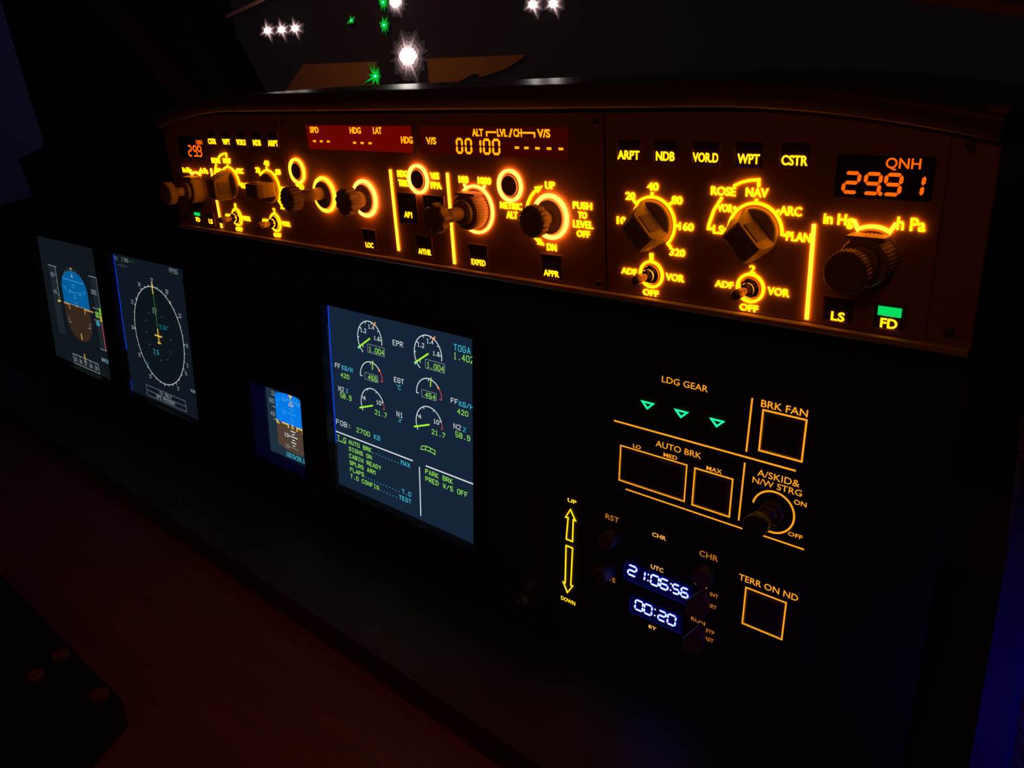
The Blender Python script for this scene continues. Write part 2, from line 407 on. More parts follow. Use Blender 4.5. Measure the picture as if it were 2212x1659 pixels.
MP = thing('instrument_panel', 'wide black main instrument panel below the amber lit glareshield', 'instrument panel', P2, -620, -345)
plate_holes(PX0, PX1, PZ0, PZ1, HOLES, -5.0, 0.0).build('board', MP, board_m)
for hx, (n_) in zip(HOLES, range(4)):
    g = G(); w_ = 7 if n_ < 3 else 4
    frame_shape(g, hx[0]-w_/2-0.2, hx[1]+w_/2+0.2, hx[2]-w_/2-0.2, hx[3]+w_/2+0.2, w_, 0, 1.6)
    g.build('bezel', MP, bezel_m)
for x, z in ((-1178, -150), (-1178, -336), (-700, -336), (-350, -336), (-100, -336), (-965, -320)):
    G().lathe(x, z, [(2.6, 0), (2.6, 0.9), (2.0, 1.3)], 20).build('screw', MP, screw_m)

# ------------------------------------------------------------------ electronic displays
def display(name, label, cat, key, bg):
    x0, x1, z0, z1 = SCR[key]
    T = thing(name, label, cat, P2, (x0+x1)/2, z0)
    G().box(x0-1, x1+1, z0-1, z1+1, -REC-9, -REC-0.3).build('housing', T, bezel_m)
    G().box(x0, x1, z0, z1, -REC-0.3, -REC).build('screen', T, bg)
    return T
LV = (-REC+0.05, -REC+0.15)
def glayer(k=0): return (-REC+0.02+0.12*k, -REC+0.10+0.12*k)
def T_(g, M, text, x0, x1, zt, zb, w=0.42, k=2):
    return strokes(g, M, text, x0, x1, zt, zb, w, *glayer(k))
def rd(parent, items, name='readout', w=0.42, label=None):
    g = G()
    for it in items: T_(g, *it, w=w)
    return g.build(name, parent, label=label or 'readout %s' % ' '.join(i[1].strip('. ') for i in items))

# --- engine and warning display
E = display('engine_display', 'large square engine display with two columns of green dial gauges', 'display screen', 'ewd', EWD_BG)
G().use(LEAK).box(-551.9, -550.9, -262, -141.6, -REC-0.2, -REC+0.3).build('painted_leak', E, label='painted line of blue screen light down the left edge')  # emissive strip paints in the screen light along the bezel
def ticks(g, cx_, cz_, R_, angs, ln, w, k=1):
    for a_ in angs:
        s_, c_ = math.sin(math.radians(a_)), math.cos(math.radians(a_))
        g.ribbon([(cx_+R_*s_, cz_+R_*c_), (cx_+(R_-ln)*s_, cz_+(R_-ln)*c_)], w, *glayer(k))
def epr(dx, val):
    cx_, cz_ = -499.6+dx, -161.2
    g = G().use(WHITE).ribbon(arc(cx_, cz_, 14.7, -142, 98, 40), 0.75, *glayer(1))
    ticks(g, cx_, cz_, 14.7, (-90, -55, -19, 14, 52, 83), 1.6, 0.6)
    T_(g, WHITE, '1.2', -510.2+dx, -503.6+dx, -153.4, -156.6, 0.5); T_(g, WHITE, '1.4', -500.1+dx, -493.7+dx, -149.1, -152.2, 0.5)
    T_(g, WHITE, '1.6', -493.8+dx, -487.4+dx, -157.4, -160.3, 0.5); T_(g, WHITE, '1', -508.9+dx, -507.3+dx, -166.2, -168.6, 0.4)
    g.use(ORANGE).prism([(-493.9+dx, -147.9), (-491.2+dx, -145.4), (-491.6+dx, -147.9), (-494.2+dx, -149.6)], *glayer(3))
    g.use(CYAN).ribbon(arc(-513.7+dx, -170.2, 0.9, 0, 360, 12)[:-1], 0.6, *glayer(1), closed=True)
    g.use(GREYW); frame_shape(g, -502.4+dx, -482.1+dx, -172.0, -165.1, 0.4, *glayer(1))
    p = g.build('dial_gauge', E, label='white arc gauge from 1 to 1.6')
    G().use(LIME).ribbon([(-513.6+dx, -169.8), (-499.2+dx, -160.4)], 1.3, *glayer(3)).build('needle', p, label='thick green needle')
    rd(p, [(GREEN, val, -500.6+dx, -482.9+dx, -167.0, -171.0)], 'readout', 0.5)
epr(0, '1.004'); epr(66.8, '1.004')
def egt(dx, val):
    cx_, cz_ = -499.6+dx, -193.3
    g = G().use(WHITE).ribbon([(cx_-11.5, cz_), (cx_-13.7, cz_)]+arc(cx_, cz_, 13.7, -88, 48, 26), 0.75, *glayer(1))
    ticks(g, cx_, cz_, 13.7, (-1,), 2.0, 0.6)
    g.use(RED).ribbon(arc(cx_, cz_, 13.7, 52, 90, 10)+[(cx_+11.4, cz_)], 0.7, *glayer(1))
    g.use(ORANGE).prism([(cx_+10.0, cz_+9.9), (cx_+11.9, cz_+8.7), (cx_+10.9, cz_+7.7), (cx_+9.2, cz_+8.8)], *glayer(3))
    g.use(GREYW); frame_shape(g, -507.4+dx, -491.6+dx, -195.3, -189.6, 0.4, *glayer(1))
    p = g.build('dial_gauge', E, label='half circle gauge with a red end')
    G().use(LIME).ribbon([(-496.6+dx, -178.3), (-497.6+dx, -185.3)], 0.75, *glayer(3)).build('needle', p, label='short green pointer')
    rd(p, [(GREEN, val, -503.4+dx, -492.6+dx, -191.0, -194.5)], 'readout', 0.5)
egt(0, '455'); egt(66.9, '454')
def n1(dx):
    cx_, cz_ = -499.6+dx, -216.3
    g = G().use(WHITE).ribbon(arc(cx_, cz_, 14.4, -118, 68, 34), 0.75, *glayer(1))
    ticks(g, cx_, cz_, 14.4, (-68, -24, 23, 66), 1.5, 0.6)
    g.use(RED).ribbon(arc(cx_, cz_, 14.4, 70, 90, 6)+[(cx_+13.0, cz_)], 0.6, *glayer(1))
    T_(g, WHITE, '4', -511.0+dx, -508.3+dx, -210.4, -213.5, 0.5); T_(g, WHITE, '10', -494.4+dx, -488.8+dx, -210.3, -213.4, 0.5)
    p = g.build('dial_gauge', E, label='white arc gauge marked 4 and 10')
    G().use(LIME).ribbon([(-516.0+dx, -221.7), (-499.5+dx, -216.1)], 1.3, *glayer(3)).build('needle', p, label='thick green needle')
    rd(p, [(GREEN, '21.7', -496.6+dx, -482.6+dx, -219.0, -222.6)], 'readout', 0.5)
n1(0); n1(66.3)
W5 = 0.5
rd(E, [(WHITE, 'EPR', -471.5, -460.4, -156.6, -160.4)], w=W5)
rd(E, [(CYAN, 'TOGA', -405.3, -389.2, -148.2, -152.5), (GREEN, '1.402', -405.6, -386.2, -154.4, -158.9)], w=W5)
rd(E, [(WHITE, 'FF', -546.0, -539.6, -189.3, -192.9), (CYAN, 'KG/H', -536.8, -523.5, -189.5, -193.1), (GREEN, '420', -539.2, -528.4, -196.4, -199.9)], w=W5)
rd(E, [(WHITE, 'EGT', -471.5, -460.7, -186.3, -189.9), (CYAN, '`C', -470.4, -464.6, -191.9, -195.2)], w=W5)
rd(E, [(WHITE, 'N2', -543.2, -536.5, -208.9, -212.8), (CYAN, '%', -533.4, -530.7, -209.0, -212.6), (GREEN, '58.9', -541.2, -527.0, -214.2, -218.4)], w=W5)
rd(E, [(WHITE, 'N1', -470.0, -463.1, -214.0, -218.0), (CYAN, '%', -468.0, -465.0, -219.5, -222.4)], w=W5)
rd(E, [(WHITE, 'FF', -409.0, -402.3, -189.4, -192.8), (CYAN, 'KG/H', -400.5, -387.0, -189.9, -193.4), (GREEN, '420', -402.6, -392.0, -196.2, -199.7)], w=W5)
rd(E, [(WHITE, 'N2', -406.6, -399.6, -208.6, -212.2), (CYAN, '%', -397.0, -394.2, -209.0, -212.5), (GREEN, '58.9', -404.7, -390.4, -214.4, -218.3)], w=W5)
rd(E, [(WHITE, 'FOB:', -549.0, -529.6, -239.8, -243.9), (GREEN, '2700', -522.0, -505.0, -240.6, -244.4), (CYAN, 'KG', -499.1, -492.0, -241.0, -244.5)], w=W5)
G().use(WHITE).ribbon([(-550.4, -251.2), (-453.4, -251.2)], 1.05, *glayer(1)).build('divider_line', E)
G().use(WHITE).ribbon([(-437.8, -251.2), (-386.5, -251.2)], 1.05, *glayer(1)).build('divider_line', E)
G().use(WHITE).ribbon([(-445.5, -254.6), (-445.5, -296.0)], 1.0, *glayer(1)).build('divider_line', E)
g = G(); T_(g, GREEN, 'T.O', -548.8, -537.6, -254.3, -258.0, W5); g.ribbon([(-549.1, -259.1), (-537.5, -259.1)], 0.5, *glayer(2)); g.build('readout', E, label='underlined T.O heading')
pch = 3.845
def line(i, txt, dots=0, tail=None):
    zt_l = -254.6-6.3*i; g = G(); x = -533.4
    T_(g, GREEN, txt, x, x+pch*(len(txt)-0.34), zt_l, zt_l-3.4, W5)
    g.use(CYAN)
    for k_ in range(dots): g.disc(x+pch*(len(txt)+k_+0.33), zt_l-3.2, 0.42, *glayer(2), n=8)
    if tail:
        xe = -456.6; T_(g, CYAN, tail, xe-pch*(len(tail)-0.34), xe, zt_l, zt_l-3.4, W5)
    g.build('checklist_line', E, label='checklist line %s' % txt)
line(0, 'AUTO BRK', 9, 'MAX'); line(1, 'SIGNS ON'); line(2, 'CABIN READY'); line(3, 'SPLRS ARM'); line(4, 'FLAPS', 12, 'T.O'); line(5, 'T.O CONFIG', 6, 'TEST')
for i, txt in enumerate(('PARK BRK', 'PRED W/S OFF')):
    g = G(); T_(g, GREEN, txt, -438.5, -438.5+3.87*(len(txt)-.34), -254.0-6.2*i, -257.6-6.2*i, W5); g.build('memo_line', E, label='memo line %s' % txt)
g = G().use(GREEN); g.ribbon([(-442.2, -235.8), (-436.9, -234.6), (-438.3, -237.9), (-443.0, -238.8)], 0.55, *glayer(2), closed=True)
g.ribbon([(-436.9, -234.6), (-432.0, -234.9), (-432.8, -237.9), (-438.3, -237.9)], 0.55, *glayer(2)); g.ribbon([(-432.0, -234.9), (-427.3, -235.7), (-427.4, -238.9), (-432.8, -237.9)], 0.55, *glayer(2), closed=True)
g.build('flap_symbol', E, label='small green curved wing symbol')

# --- navigation display
N = display('navigation_display', 'dark map display with a large white compass circle and yellow aircraft symbol', 'display screen', 'nd', ND_BG)
G().use(LEAK).box(-944.0, -943.0, -250, -139.5, -REC-0.2, -REC+0.3).build('painted_leak', N, label='painted line of blue screen light down the left edge')  # painted edge light, as on the engine display
G().use(LEAK).box(-943.8, -943.0, -299, -286, -REC-0.2, -REC+0.2).build('painted_leak', N, label='short painted line of blue screen light at the lower left edge')
cx_, cz_, RR = -858.6, -219.6, 54.0
g = G().use(ND_IN).disc(cx_, cz_, RR, *glayer(0), n=64)
g.use(mat('rose white', K, emit=(0.42, 0.48, 0.47))).ribbon(arc(cx_, cz_, RR, 0, 360, 72)[:-1], 0.9, *glayer(1), closed=True)
for k_ in range(36):
    a_ = 10*k_; s_, c_ = math.sin(math.radians(a_)), math.cos(math.radians(a_))
    g.ribbon([(cx_+RR*s_, cz_+RR*c_), (cx_+(RR+(2.6 if k_ % 3 == 0 else 1.6))*s_, cz_+(RR+(2.6 if k_ % 3 == 0 else 1.6))*c_)], 0.7, *glayer(1))
    if k_ % 9 == 4 or k_ % 9 == 0: g.prism([(cx_+RR*s_-1.1, cz_+RR*c_-1.1), (cx_+RR*s_+1.1, cz_+RR*c_-1.1), (cx_+(RR+1.6)*s_+0.8, cz_+(RR+1.6)*c_+0.8), (cx_+(RR+1.6)*s_-0.8, cz_+(RR+1.6)*c_+0.8)], *glayer(2))
for a_, tx in ((0, '27'), (30, '30'), (60, '33'), (90, '0'), (111, '3'), (121, '6'), (150, '9'), (212, '12'), (240, '15'), (270, '18'), (300, '21'), (330, '24')):
    rr_ = 61.0; hw = 2.6 if len(tx) == 2 else 1.3
    px_, pz_ = cx_+rr_*math.sin(math.radians(a_)), cz_+rr_*math.cos(math.radians(a_))
    T_(g, GREYW, tx, px_-hw, px_+hw, pz_+2.0, pz_-2.0, 0.5)
rose = g.build('compass_rose', N, label='white compass circle with outer ticks and numbers')
g = G().use(DGREEN).ribbon([(cx_-0.4, -173), (cx_, -214)], 0.9, *glayer(2)); g.build('course_line', rose, label='thin green line')
G().use(YEL).ribbon([(cx_-0.7, -161.5), (cx_-0.6, -172.8)], 1.5, *glayer(3)).build('heading_mark', rose, label='short yellow bar at the top')
G().use(YEL).ribbon([(cx_, -212), (cx_, -228)], 1.4, *glayer(4)).ribbon([(cx_-7.6, -219.4), (cx_+7.6, -219.4)], 1.4, *glayer(4)).ribbon([(cx_-3.2, -227.2), (cx_+3.2, -227.2)], 1.3, *glayer(4)).build('aircraft_symbol', rose, label='yellow aircraft cross')
g = G().use(GREYW)
for x, z in ((-873.5, -196.1), (-845.4, -196), (-883.3, -205.7), (-834.9, -205.6), (-886, -219.3), (-831.3, -219.1), (-882.5, -232.9), (-835.1, -232.9), (-872.3, -243.2), (-858.7, -246.5), (-845, -243.2)): g.disc(x, z, 0.55, *glayer(2), n=8)
g.build('range_dots', rose)
rd(N, [(DCYAN, 'YLON', -854, -838.6, -205.4, -210.0)]); rd(N, [(CYAN, '2.5', -874.8, -863.4, -236.6, -241.4)]); rd(N, [(DCYAN, '5', -893.2, -890.8, -255.2, -259.4)])
rd(N, [(GREYW, 'PPOS', -816.6, -800.0, -140.9, -145.4)]); rd(N, [(DIMW, 'GS', -941.2, -935.0, -141.6, -145.4), (GREYW, 'TAS', -919, -909.2, -141.3, -145.3), (DGREEN, '0', -924.6, -922.4, -141.3, -145.6), (DGREEN, '---', -907.4, -897.0, -141.6, -145.0)])
rd(N, [(DIMW, '---/---', -937, -913.6, -148.8, -152.2)]); rd(N, [(GREYW, 'WXR', -800.4, -791.2, -267.0, -270.0)]); rd(N, [(GREYW, 'D2', -864.5, -856.5, -189.0, -194.8)])
g = G().use(DIMW); frame_shape(g, -904.3, -815.5, -296.4, -284.0, 0.7, *glayer(1)); g.ribbon([(-904.3, -290.3), (-815.5, -290.3)], 0.7, *glayer(1))
T_(g, GREYW, 'TA ONLY', -873, -845.8, -285.2, -288.6, 0.5); T_(g, GREYW, 'GPS PRIMARY', -881.5, -839.5, -291.2, -294.8, 0.5)
g.build('message_box', N, label='two row grey message box')

# --- primary flight display
Pd = display('flight_display', 'dark flight display at the far left with tall blue and brown horizon', 'display screen', 'pfd', PFD_BG)
def adi_shape(x0, x1, zm, ztop, zbot, hz, top=True):
    cxa = (x0+x1)/2; hw = (x1-x0)/2; pts = []
    if top:
        pts = [(x0, hz), (x0, zm+20)] + [(cxa+hw*math.sin(math.radians(a_)), zm+20+(ztop-zm-20)*math.cos(math.radians(a_))) for a_ in range(-80, 81, 10)] + [(x1, zm+20), (x1, hz)]
    else:
        pts = [(x1, hz), (x1, zm-18)] + [(cxa+hw*math.sin(math.radians(a_)), zm-18-(zm-18-zbot)*math.cos(math.radians(a_))) for a_ in range(80, -81, -10)] + [(x0, zm-18), (x0, hz)]
    return pts
g = G().use(SKY).prism(adi_shape(-1106.5, -1031, -217, -173.2, -262, -216.8), *glayer(0))
g.use(EARTH).prism(adi_shape(-1106.5, -1031, -217, -173.2, -262, -216.8, False), *glayer(0))
g.use(SKYLINE).ribbon([(-1099.5, -185.6), (-1039.4, -185.6)], 0.7, *glayer(1)).use(GREYW).ribbon([(-1106.5, -216.9), (-1031, -216.9)], 0.8, *glayer(1))
g.use(SKYLINE)
for z_, hw in ((-190.8, 4.5), (-194, 2.5), (-200.2, 9), (-204, 2.5), (-207, 4.5), (-213, 4)): g.ribbon([(-1069.5-hw, z_), (-1069.5+hw, z_)], 0.6, *glayer(1))
T_(g, SKYLINE, '10', -1088, -1081, -198.2, -202, 0.45, 1); T_(g, SKYLINE, '10', -1057, -1050, -198.2, -202, 0.45, 1)
for sx in (-1, 1):
    g.use(SKYLINE).ribbon([(-1068.8+sx*31, -196), (-1068.8+sx*27, -196), (-1068.8+sx*27, -200.5)], 0.7, *glayer(1))
    g.use(GREYW).ribbon([(-1068+sx*30.6, -234.6), (-1068+sx*30.6, -241.2), (-1068+sx*25, -241.2)], 0.8, *glayer(1))
g.use(GREYW).prism([(-1070, -176), (-1073.6, -181.6), (-1066.6, -181.6)], *glayer(1)).use(PAMBER).prism([(-1069.8, -173.6), (-1073, -169.4), (-1066.8, -169.4)], *glayer(1)).prism([(-1069.4, -252), (-1066.2, -252), (-1066.2, -260), (-1069.4, -260)], *glayer(1))
g.use(DIMW)
for a_ in (-46, -38, -30, -20, -10, 10, 20, 30, 38, 46): g.ribbon([(-1068.7+39*math.sin(math.radians(a_)), -212+39.5*math.cos(math.radians(a_))), (-1068.7+41.5*math.sin(math.radians(a_)), -212+42.5*math.cos(math.radians(a_)))], 0.8, *glayer(1))
adi = g.build('attitude_ball', Pd, label='blue sky over brown ground with horizon')
g = G().use(PAMBER)
g.ribbon([(-1106.0, -217.6), (-1090.6, -217.9), (-1090.6, -223.6)], 1.7, *glayer(3)).ribbon([(-1046.2, -224), (-1046.2, -218.3), (-1022, -217.9)], 1.7, *glayer(3)).prism([(-1069.9, -215.5), (-1066.9, -215.5), (-1066.9, -218.5), (-1069.9, -218.5)], *glayer(3))
g.build('wing_symbol', adi, label='yellow fixed wing marks')
def tape(x0, x1, z0, z1, name, label):
    return G().use(TAPE).prism([(x0, z0), (x1, z0), (x1, z1), (x0, z1)], *glayer(0)), name, label
g, nm, lb = tape(-1140, -1118.5, -262, -173.4, 'speed_tape', 'grey airspeed strip')
g.use(GREYW).ribbon([(-1141, -173.3), (-1115, -173.3)], 0.8, *glayer(1)).ribbon([(-1118.5, -173.3), (-1119.6, -218)], 0.8, *glayer(1))
for k_ in range(5): g.ribbon([(-1118.8, -184+(-8.5)*k_), (-1122.4, -184-8.5*k_)], 0.7, *glayer(1))
T_(g, GREYW, '80', -1136, -1126, -182.4, -187.2, 0.55); T_(g, GREYW, '40', -1136, -1126, -204.6, -209.2, 0.55)
g.use(YEL).prism([(-1125.5, -216.3), (-1114.6, -217.6), (-1125.5, -219.6)], *glayer(3)); g.build(nm, Pd, label=lb)
g, nm, lb = tape(-1015, -998, -262, -173.4, 'altitude_tape', 'grey altitude strip with green window')
g.use(GREYW).ribbon([(-1019.5, -173.2), (-997.2, -173.2)], 0.9, *glayer(1)).ribbon([(-998.6, -173.2), (-999, -210)], 0.8, *glayer(1)).ribbon([(-1016, -262.2), (-997, -262.2)], 0.9, *glayer(1)).ribbon([(-1021, -211.8), (-1004, -211.8)], 0.7, *glayer(1)).ribbon([(-1021, -226.4), (-1004, -226.4)], 0.7, *glayer(1))
T_(g, GREYW, '005', -1018.2, -1004.6, -189.4, -194.4, 0.6)
T_(g, GREEN, '00', -1015, -1006.5, -216, -222.5, 0.7)
g.use(DGREEN).prism([(-1004.4, -227), (-996.8, -227), (-996.8, -209.4), (-1004.4, -209.4)], *glayer(1))
T_(g, LIME, '20', -1003.6, -997.4, -211, -217, 0.7); T_(g, YEL, '00', -1003.6, -997.4, -219.5, -225.5, 0.7)
g.use(RED).ribbon([(-1001.3, -228), (-1000.6, -261.5)], 1.6, *glayer(1)); g.build(nm, Pd, label=lb)
g, nm, lb = tape(-1104.8, -1029.2, -296.4, -284.4, 'heading_tape', 'grey heading strip with yellow mark')
g.use(GREYW); frame_shape(g, -1104.8, -1029.2, -297, -284.3, 0.7, *glayer(1))
for k_ in range(5):
    x = -1098+k_*15.2; g.use(GREYW).ribbon([(x, -284.4), (x, -287)], 0.6, *glayer(1)); T_(g, GREYW, ('25', '26', '27', '28', '29')[k_], x-3.4, x+3.4, -289, -293.2, 0.55)
g.use(YEL).ribbon([(-1067.7, -278.6), (-1067.4, -288.6)], 1.2, *glayer(3)); g.build(nm, Pd, label=lb)
rd(Pd, [(CYAN, '100', -1017.8, -1008.4, -227.6, -232.6)], w=0.6); rd(Pd, [(GREYW, 'QNH', -1016.6, -1006.2, -273.4, -277.6), (CYAN, '29', -1003.6, -996.8, -273.4, -277.6)], w=0.6)

# --- standby display
I = display('standby_display', 'small standby horizon display with rounded corners left of the engine display', 'display screen', 'isis', ISIS_BG)
g = G()
for (x0, x1, z0, z1) in ((-679, -656.2, -308, -229), (-595.7, -590.5, -308, -229), (-656.2, -595.7, -308, -297.7), (-656.2, -595.7, -232.2, -229)): g.box(x0+0.3, x1, z0+.3, z1-.3, -5.6, -3.8)
for sx, sz in ((1, 1), (1, -1), (-1, -1)):      # rounded corners of the opening
    cxr, czr = (-656.2 if sx > 0 else -595.7), (-232.2 if sz < 0 else -297.7)
    r_ = 4.6; pts = [(cxr-0.1*sx, czr-0.1*sz)] + [(cxr+sx*(r_-r_*math.sin(math.radians(a_))), czr+sz*(r_-r_*math.cos(math.radians(a_)))) for a_ in range(0, 91, 15)]
    g.prism(pts, -5.6, -3.8)
g.build('mask', I, mat('mask plastic with painted glow', (0.05, 0.06, 0.22), 0.45, emit=(0.0, 0.06, 1.0), strength=0.011, noise=(700, .1, (1, 1, 1))), label='surround of the small screen with painted blue glow')  # blue tone and weak emission stand in for leaked screen light
g = G().use(SKY2).prism([(-641.5, -262.9), (-641.5, -236.4), (-634, -234.4), (-622, -233.2), (-609, -233.2), (-603, -234.4), (-595.5, -238.5), (-595.5, -262.9)], *glayer(0))
g.use(EARTH2).prism([(-641.7, -262.9), (-595.5, -262.9), (-595.5, -289), (-600, -289.4), (-612, -290), (-624, -289.6), (-634, -288.2), (-641.7, -286)], *glayer(0))
g.use(SKYLINE)
for z_, hw in ((-243.9, 3.2), (-246.6, 3.4), (-249.2, 1.4), (-251.7, 6.2), (-255.4, 1.4), (-258.2, 3.4), (-261, 1.2)): g.ribbon([(-616-hw, z_), (-616+hw, z_)], 0.6, *glayer(1))
T_(g, SKYLINE, '10', -631, -625.5, -250, -253.4, 0.4, 1)
g.ribbon([(-629, -237.6)]+arc(-616, -263, 24.6, -29, 29, 10)+[(-603, -237.6)], 0.6, *glayer(1))
for a_ in (-30, -20, -10, 10, 20, 30): g.ribbon([(-616+24.8*math.sin(math.radians(a_)), -263+24.8*math.cos(math.radians(a_))), (-616+28*math.sin(math.radians(a_)), -263+28*math.cos(math.radians(a_)))], 0.6, *glayer(1))
g.ribbon([(-636.2, -243), (-634.2, -240.4)], 0.6, *glayer(1)).ribbon([(-639.6, -249), (-637.4, -247)], 0.6, *glayer(1))
g.use(WHITE)
for z_, hw in ((-268.4, 3.4), (-271.2, 1.6), (-273.8, 6.4), (-277, 1.6), (-279.6, 3.4), (-282.4, 1.4)): g.ribbon([(-616-hw, z_), (-616+hw, z_)], 0.9, *glayer(1))
T_(g, WHITE, '10', -630, -624, -272.4, -275.6, 0.55, 1); g.use(GREYW).ribbon([(-622.3, -285), (-609.8, -285)], 0.5, *glayer(1)); T_(g, GREYW, '20', -629.6, -624, -283.4, -286.4, 0.5, 1)
ball = g.build('attitude_ball', I, label='bright blue sky over brown ground')
g = G().use(YEL).prism([(-618.6, -233.4), (-613.4, -233.4), (-616, -237.4)], *glayer(2)).ribbon([(-616, -239.4), (-619.2, -243.2), (-612.8, -243.2)], 0.6, *glayer(2), closed=True)
g.ribbon([(-632, -263.1), (-622.6, -263.1), (-622.6, -266)], 1.4, *glayer(2)).ribbon([(-609.2, -266.2), (-609.2, -263.2), (-600, -263.2)], 1.4, *glayer(2)).ribbon([(-600.4, -261.0), (-600.4, -267)], 1.4, *glayer(2)); frame_shape(g, -617.2, -614.8, -265.4, -262.6, 0.7, *glayer(2))
g.build('wing_symbol', ball, label='yellow wing marks and roll pointer')
g = G(); T_(g, GREYW, '60', -650.4, -643.8, -243.4, -247.0, 0.6); T_(g, GREYW, '40', -650.4, -643.8, -256.0, -259.6, 0.6)
g.use(GREYW)
for z_ in (-236, -238.6, -250.4, -262.8): g.ribbon([(-646, z_), (-642.6, z_-0.4)], 0.9, *glayer(1))
g.use(YEL).prism([(-641.4, -261.0), (-641.2, -265.2), (-636.4, -265.6)], *glayer(2)); g.build('speed_tape', I, label='speed numbers 60 and 40')
rd(I, [(CYAN, '1013/29.91', -629.2, -596.8, -291.6, -295.4)], w=0.55)

# ------------------------------------------------------------------ landing gear and brake panel
A = thing('brake_panel', 'black landing gear and auto brake panel with gold outlined squares', 'control panel', P2, -202, -213)
g = G(); g.bevbox(-265.5, -132, -213.5, -129.5, 0, 1.2, 0.6); g.build('plate', A, board_m)
LP = 1.2
def leg(T, body, x0, x1, zt, zb, M, l=LP, w=0.008): return legend(T, body, x0, x1, zt, zb, M, l, 0.15, w)
leg(A, 'LDG GEAR', -230.8, -201.9, -134.5, -138.2, GOLD, w=0.0)
for x in (-239.2, -217.0, -194.8):
    G().ribbon([(x-3.7, -152.5), (x+3.7, -152.5), (x, -156.0)], 0.95, LP, LP+0.5, True).build('gear_light', A, GREENTRI, label='green outlined triangle light')
def gline(T, pts, w=0.95, M=GOLD, nm='line'): return G().ribbon(pts, w, LP, LP+0.2).build(nm, T, M, label='gold dividing line')
gline(A, [(-176.0, -135.9), (-176.4, -165.7)]); gline(A, [(-261.6, -169.1), (-148.9, -169.1)]); gline(A, [(-250.8, -210.9), (-139.6, -211.2)], 0.8); gline(A, [(-176.6, -172.8), (-176.9, -206.7)], 0.9)
def outline_button(T, x0, x1, z0, z1, M=GOLD, w=0.95, split=False, label='square push button in a gold outline'):
    g = G()
    if split: xm = (x0+x1)/2; spans = ((x0+1.2, xm-0.3), (xm+0.3, x1-1.2))
    else: spans = ((x0+1.2, x1-1.2),)
    first = None
    for a_, b_ in spans:
        p = G().bevbox(a_, b_, z0+1.2, z1-1.2, LP-1.0, LP+1.6, 0.8).build('push_button', T, button_m)
        first = first or p
    g = G(); frame_shape(g, x0, x1, z0, z1, w, LP, LP+0.2); g.build('button_outline', first, M, label='gold outline')
outline_button(A, -169.4, -146.1, -163.3, -140.6)
outline_button(A, -256.3, -211.1, -206.4, -183.7, w=0.8, split=True)
outline_button(A, -205.9, -182.6, -206.8, -184.0, w=0.85)
leg(A, 'BRK FAN', -170.9, -145.9, -135.2, -139.1, GOLD); leg(A, 'AUTO BRK', -232.2, -202.6, -174.0, -177.7, GOLD, w=0.0)
leg(A, 'LO', -247.6, -242.2, -180.3, -182.6, GOLD); leg(A, 'MED', -226.6, -217.6, -180.2, -182.6, GOLD); leg(A, 'MAX', -198.8, -189.3, -180.5, -183.0, GOLD)
leg(A, 'A/SKID&', -169.0, -145.8, -173.9, -177.7, GOLD, w=0.0); leg(A, 'N/W STRG', -171.3, -144.0, -178.9, -182.4, GOLD, w=0.0)
leg(A, 'ON', -147.6, -140.9, -184.8, -187.5, GOLD); leg(A, 'OFF', -148.7, -140.9, -203.8, -206.1, GOLD)
ac = (-158.2, -195.8)
G().ribbon(arc(ac[0], ac[1], 11.7, -78, 218, 48), 1.0, LP, LP+0.2).build('switch_arc', A, GOLD, label='gold arc around the toggle')
def toggle(T, x, z, l0, s=1.0, hexa=False, tip=None, M=None):
    M = M or chrome
    hub = G().lathe(x, z, [(4.7*s, l0), (4.7*s, l0+1.6*s), (4.1*s, l0+2.2*s), (3.3*s, l0+2.3*s), (3.3*s, l0+4.2*s), (2.6*s, l0+5.0*s)], 6 if hexa else 24, smooth=False).build('toggle_switch', T, M, label='metal toggle switch')
    Lt = tip or 15.5
    G().lathe(x, z, [(1.5*s, l0+4*s), (1.6*s, l0+6*s), (1.9*s, l0+Lt*0.55), (1.9*s, l0+Lt*0.57), (2.3*s, l0+Lt*0.6), (2.4*s, l0+Lt-1.2), (2.1*s, l0+Lt-0.3), (1.2*s, l0+Lt)], 20).build('lever', hub, mat('lever metal', (0.42, 0.30, 0.24), 0.35, 0.4, noise=(1800, 0.1, (1, 1, 1))))
    return hub
hub = G().lathe(ac[0], ac[1], [(7.2, LP), (7.2, LP+2.6), (6.4, LP+3.2), (4.6, LP+3.3), (4.6, LP+6), (3.4, LP+7)], 6, smooth=False).build('toggle_switch', A, screw_m, label='dark toggle with a hex nut')
G().lathe(ac[0], ac[1], [(3.0, LP+5), (3.2, LP+10), (5.6, LP+15), (6.3, LP+17), (6.3, LP+23), (5.4, LP+25)], 28).build('lever', hub, button_m, label='dark thick toggle lever')

# ------------------------------------------------------------------ clock
C = thing('cockpit_clock', 'black cockpit clock showing white 21:06:56 and 00:20 digits', 'clock', P2, -226, -312)
g = G(); g.bevbox(-277, -180.5, -312, -226, 0, 1.2, 0.6); g.build('plate', C, board_m)
for (x0, x1, z0, z1) in ((-248.6, -201.0, -271.2, -258.6), (-243.0, -206.2, -292.5, -280.6)):
    p = G().box(x0, x1, z0, z1, LP-0.6, LP+0.3).build('clock_window', C, BLUEGLASS, label='blue lit digit window')
    G().ribbon([(x0-0.3, z1-3), (x0-0.3, z0-0.1), (x0+0.6, z0-0.3), (x1, z0-0.3)], 0.4, LP, LP+0.4).build('window_edge', p, BLUEEDGE, label='bright blue lower edge')
def blue_sides(g):  # side faces glow to add blue spill around the digits
    g.mats.append(BLUESIDE)
    for i, f in enumerate(g.f):
        if len({round(g.v[k][2], 4) for k in f}) > 1: g.m[i] = 1
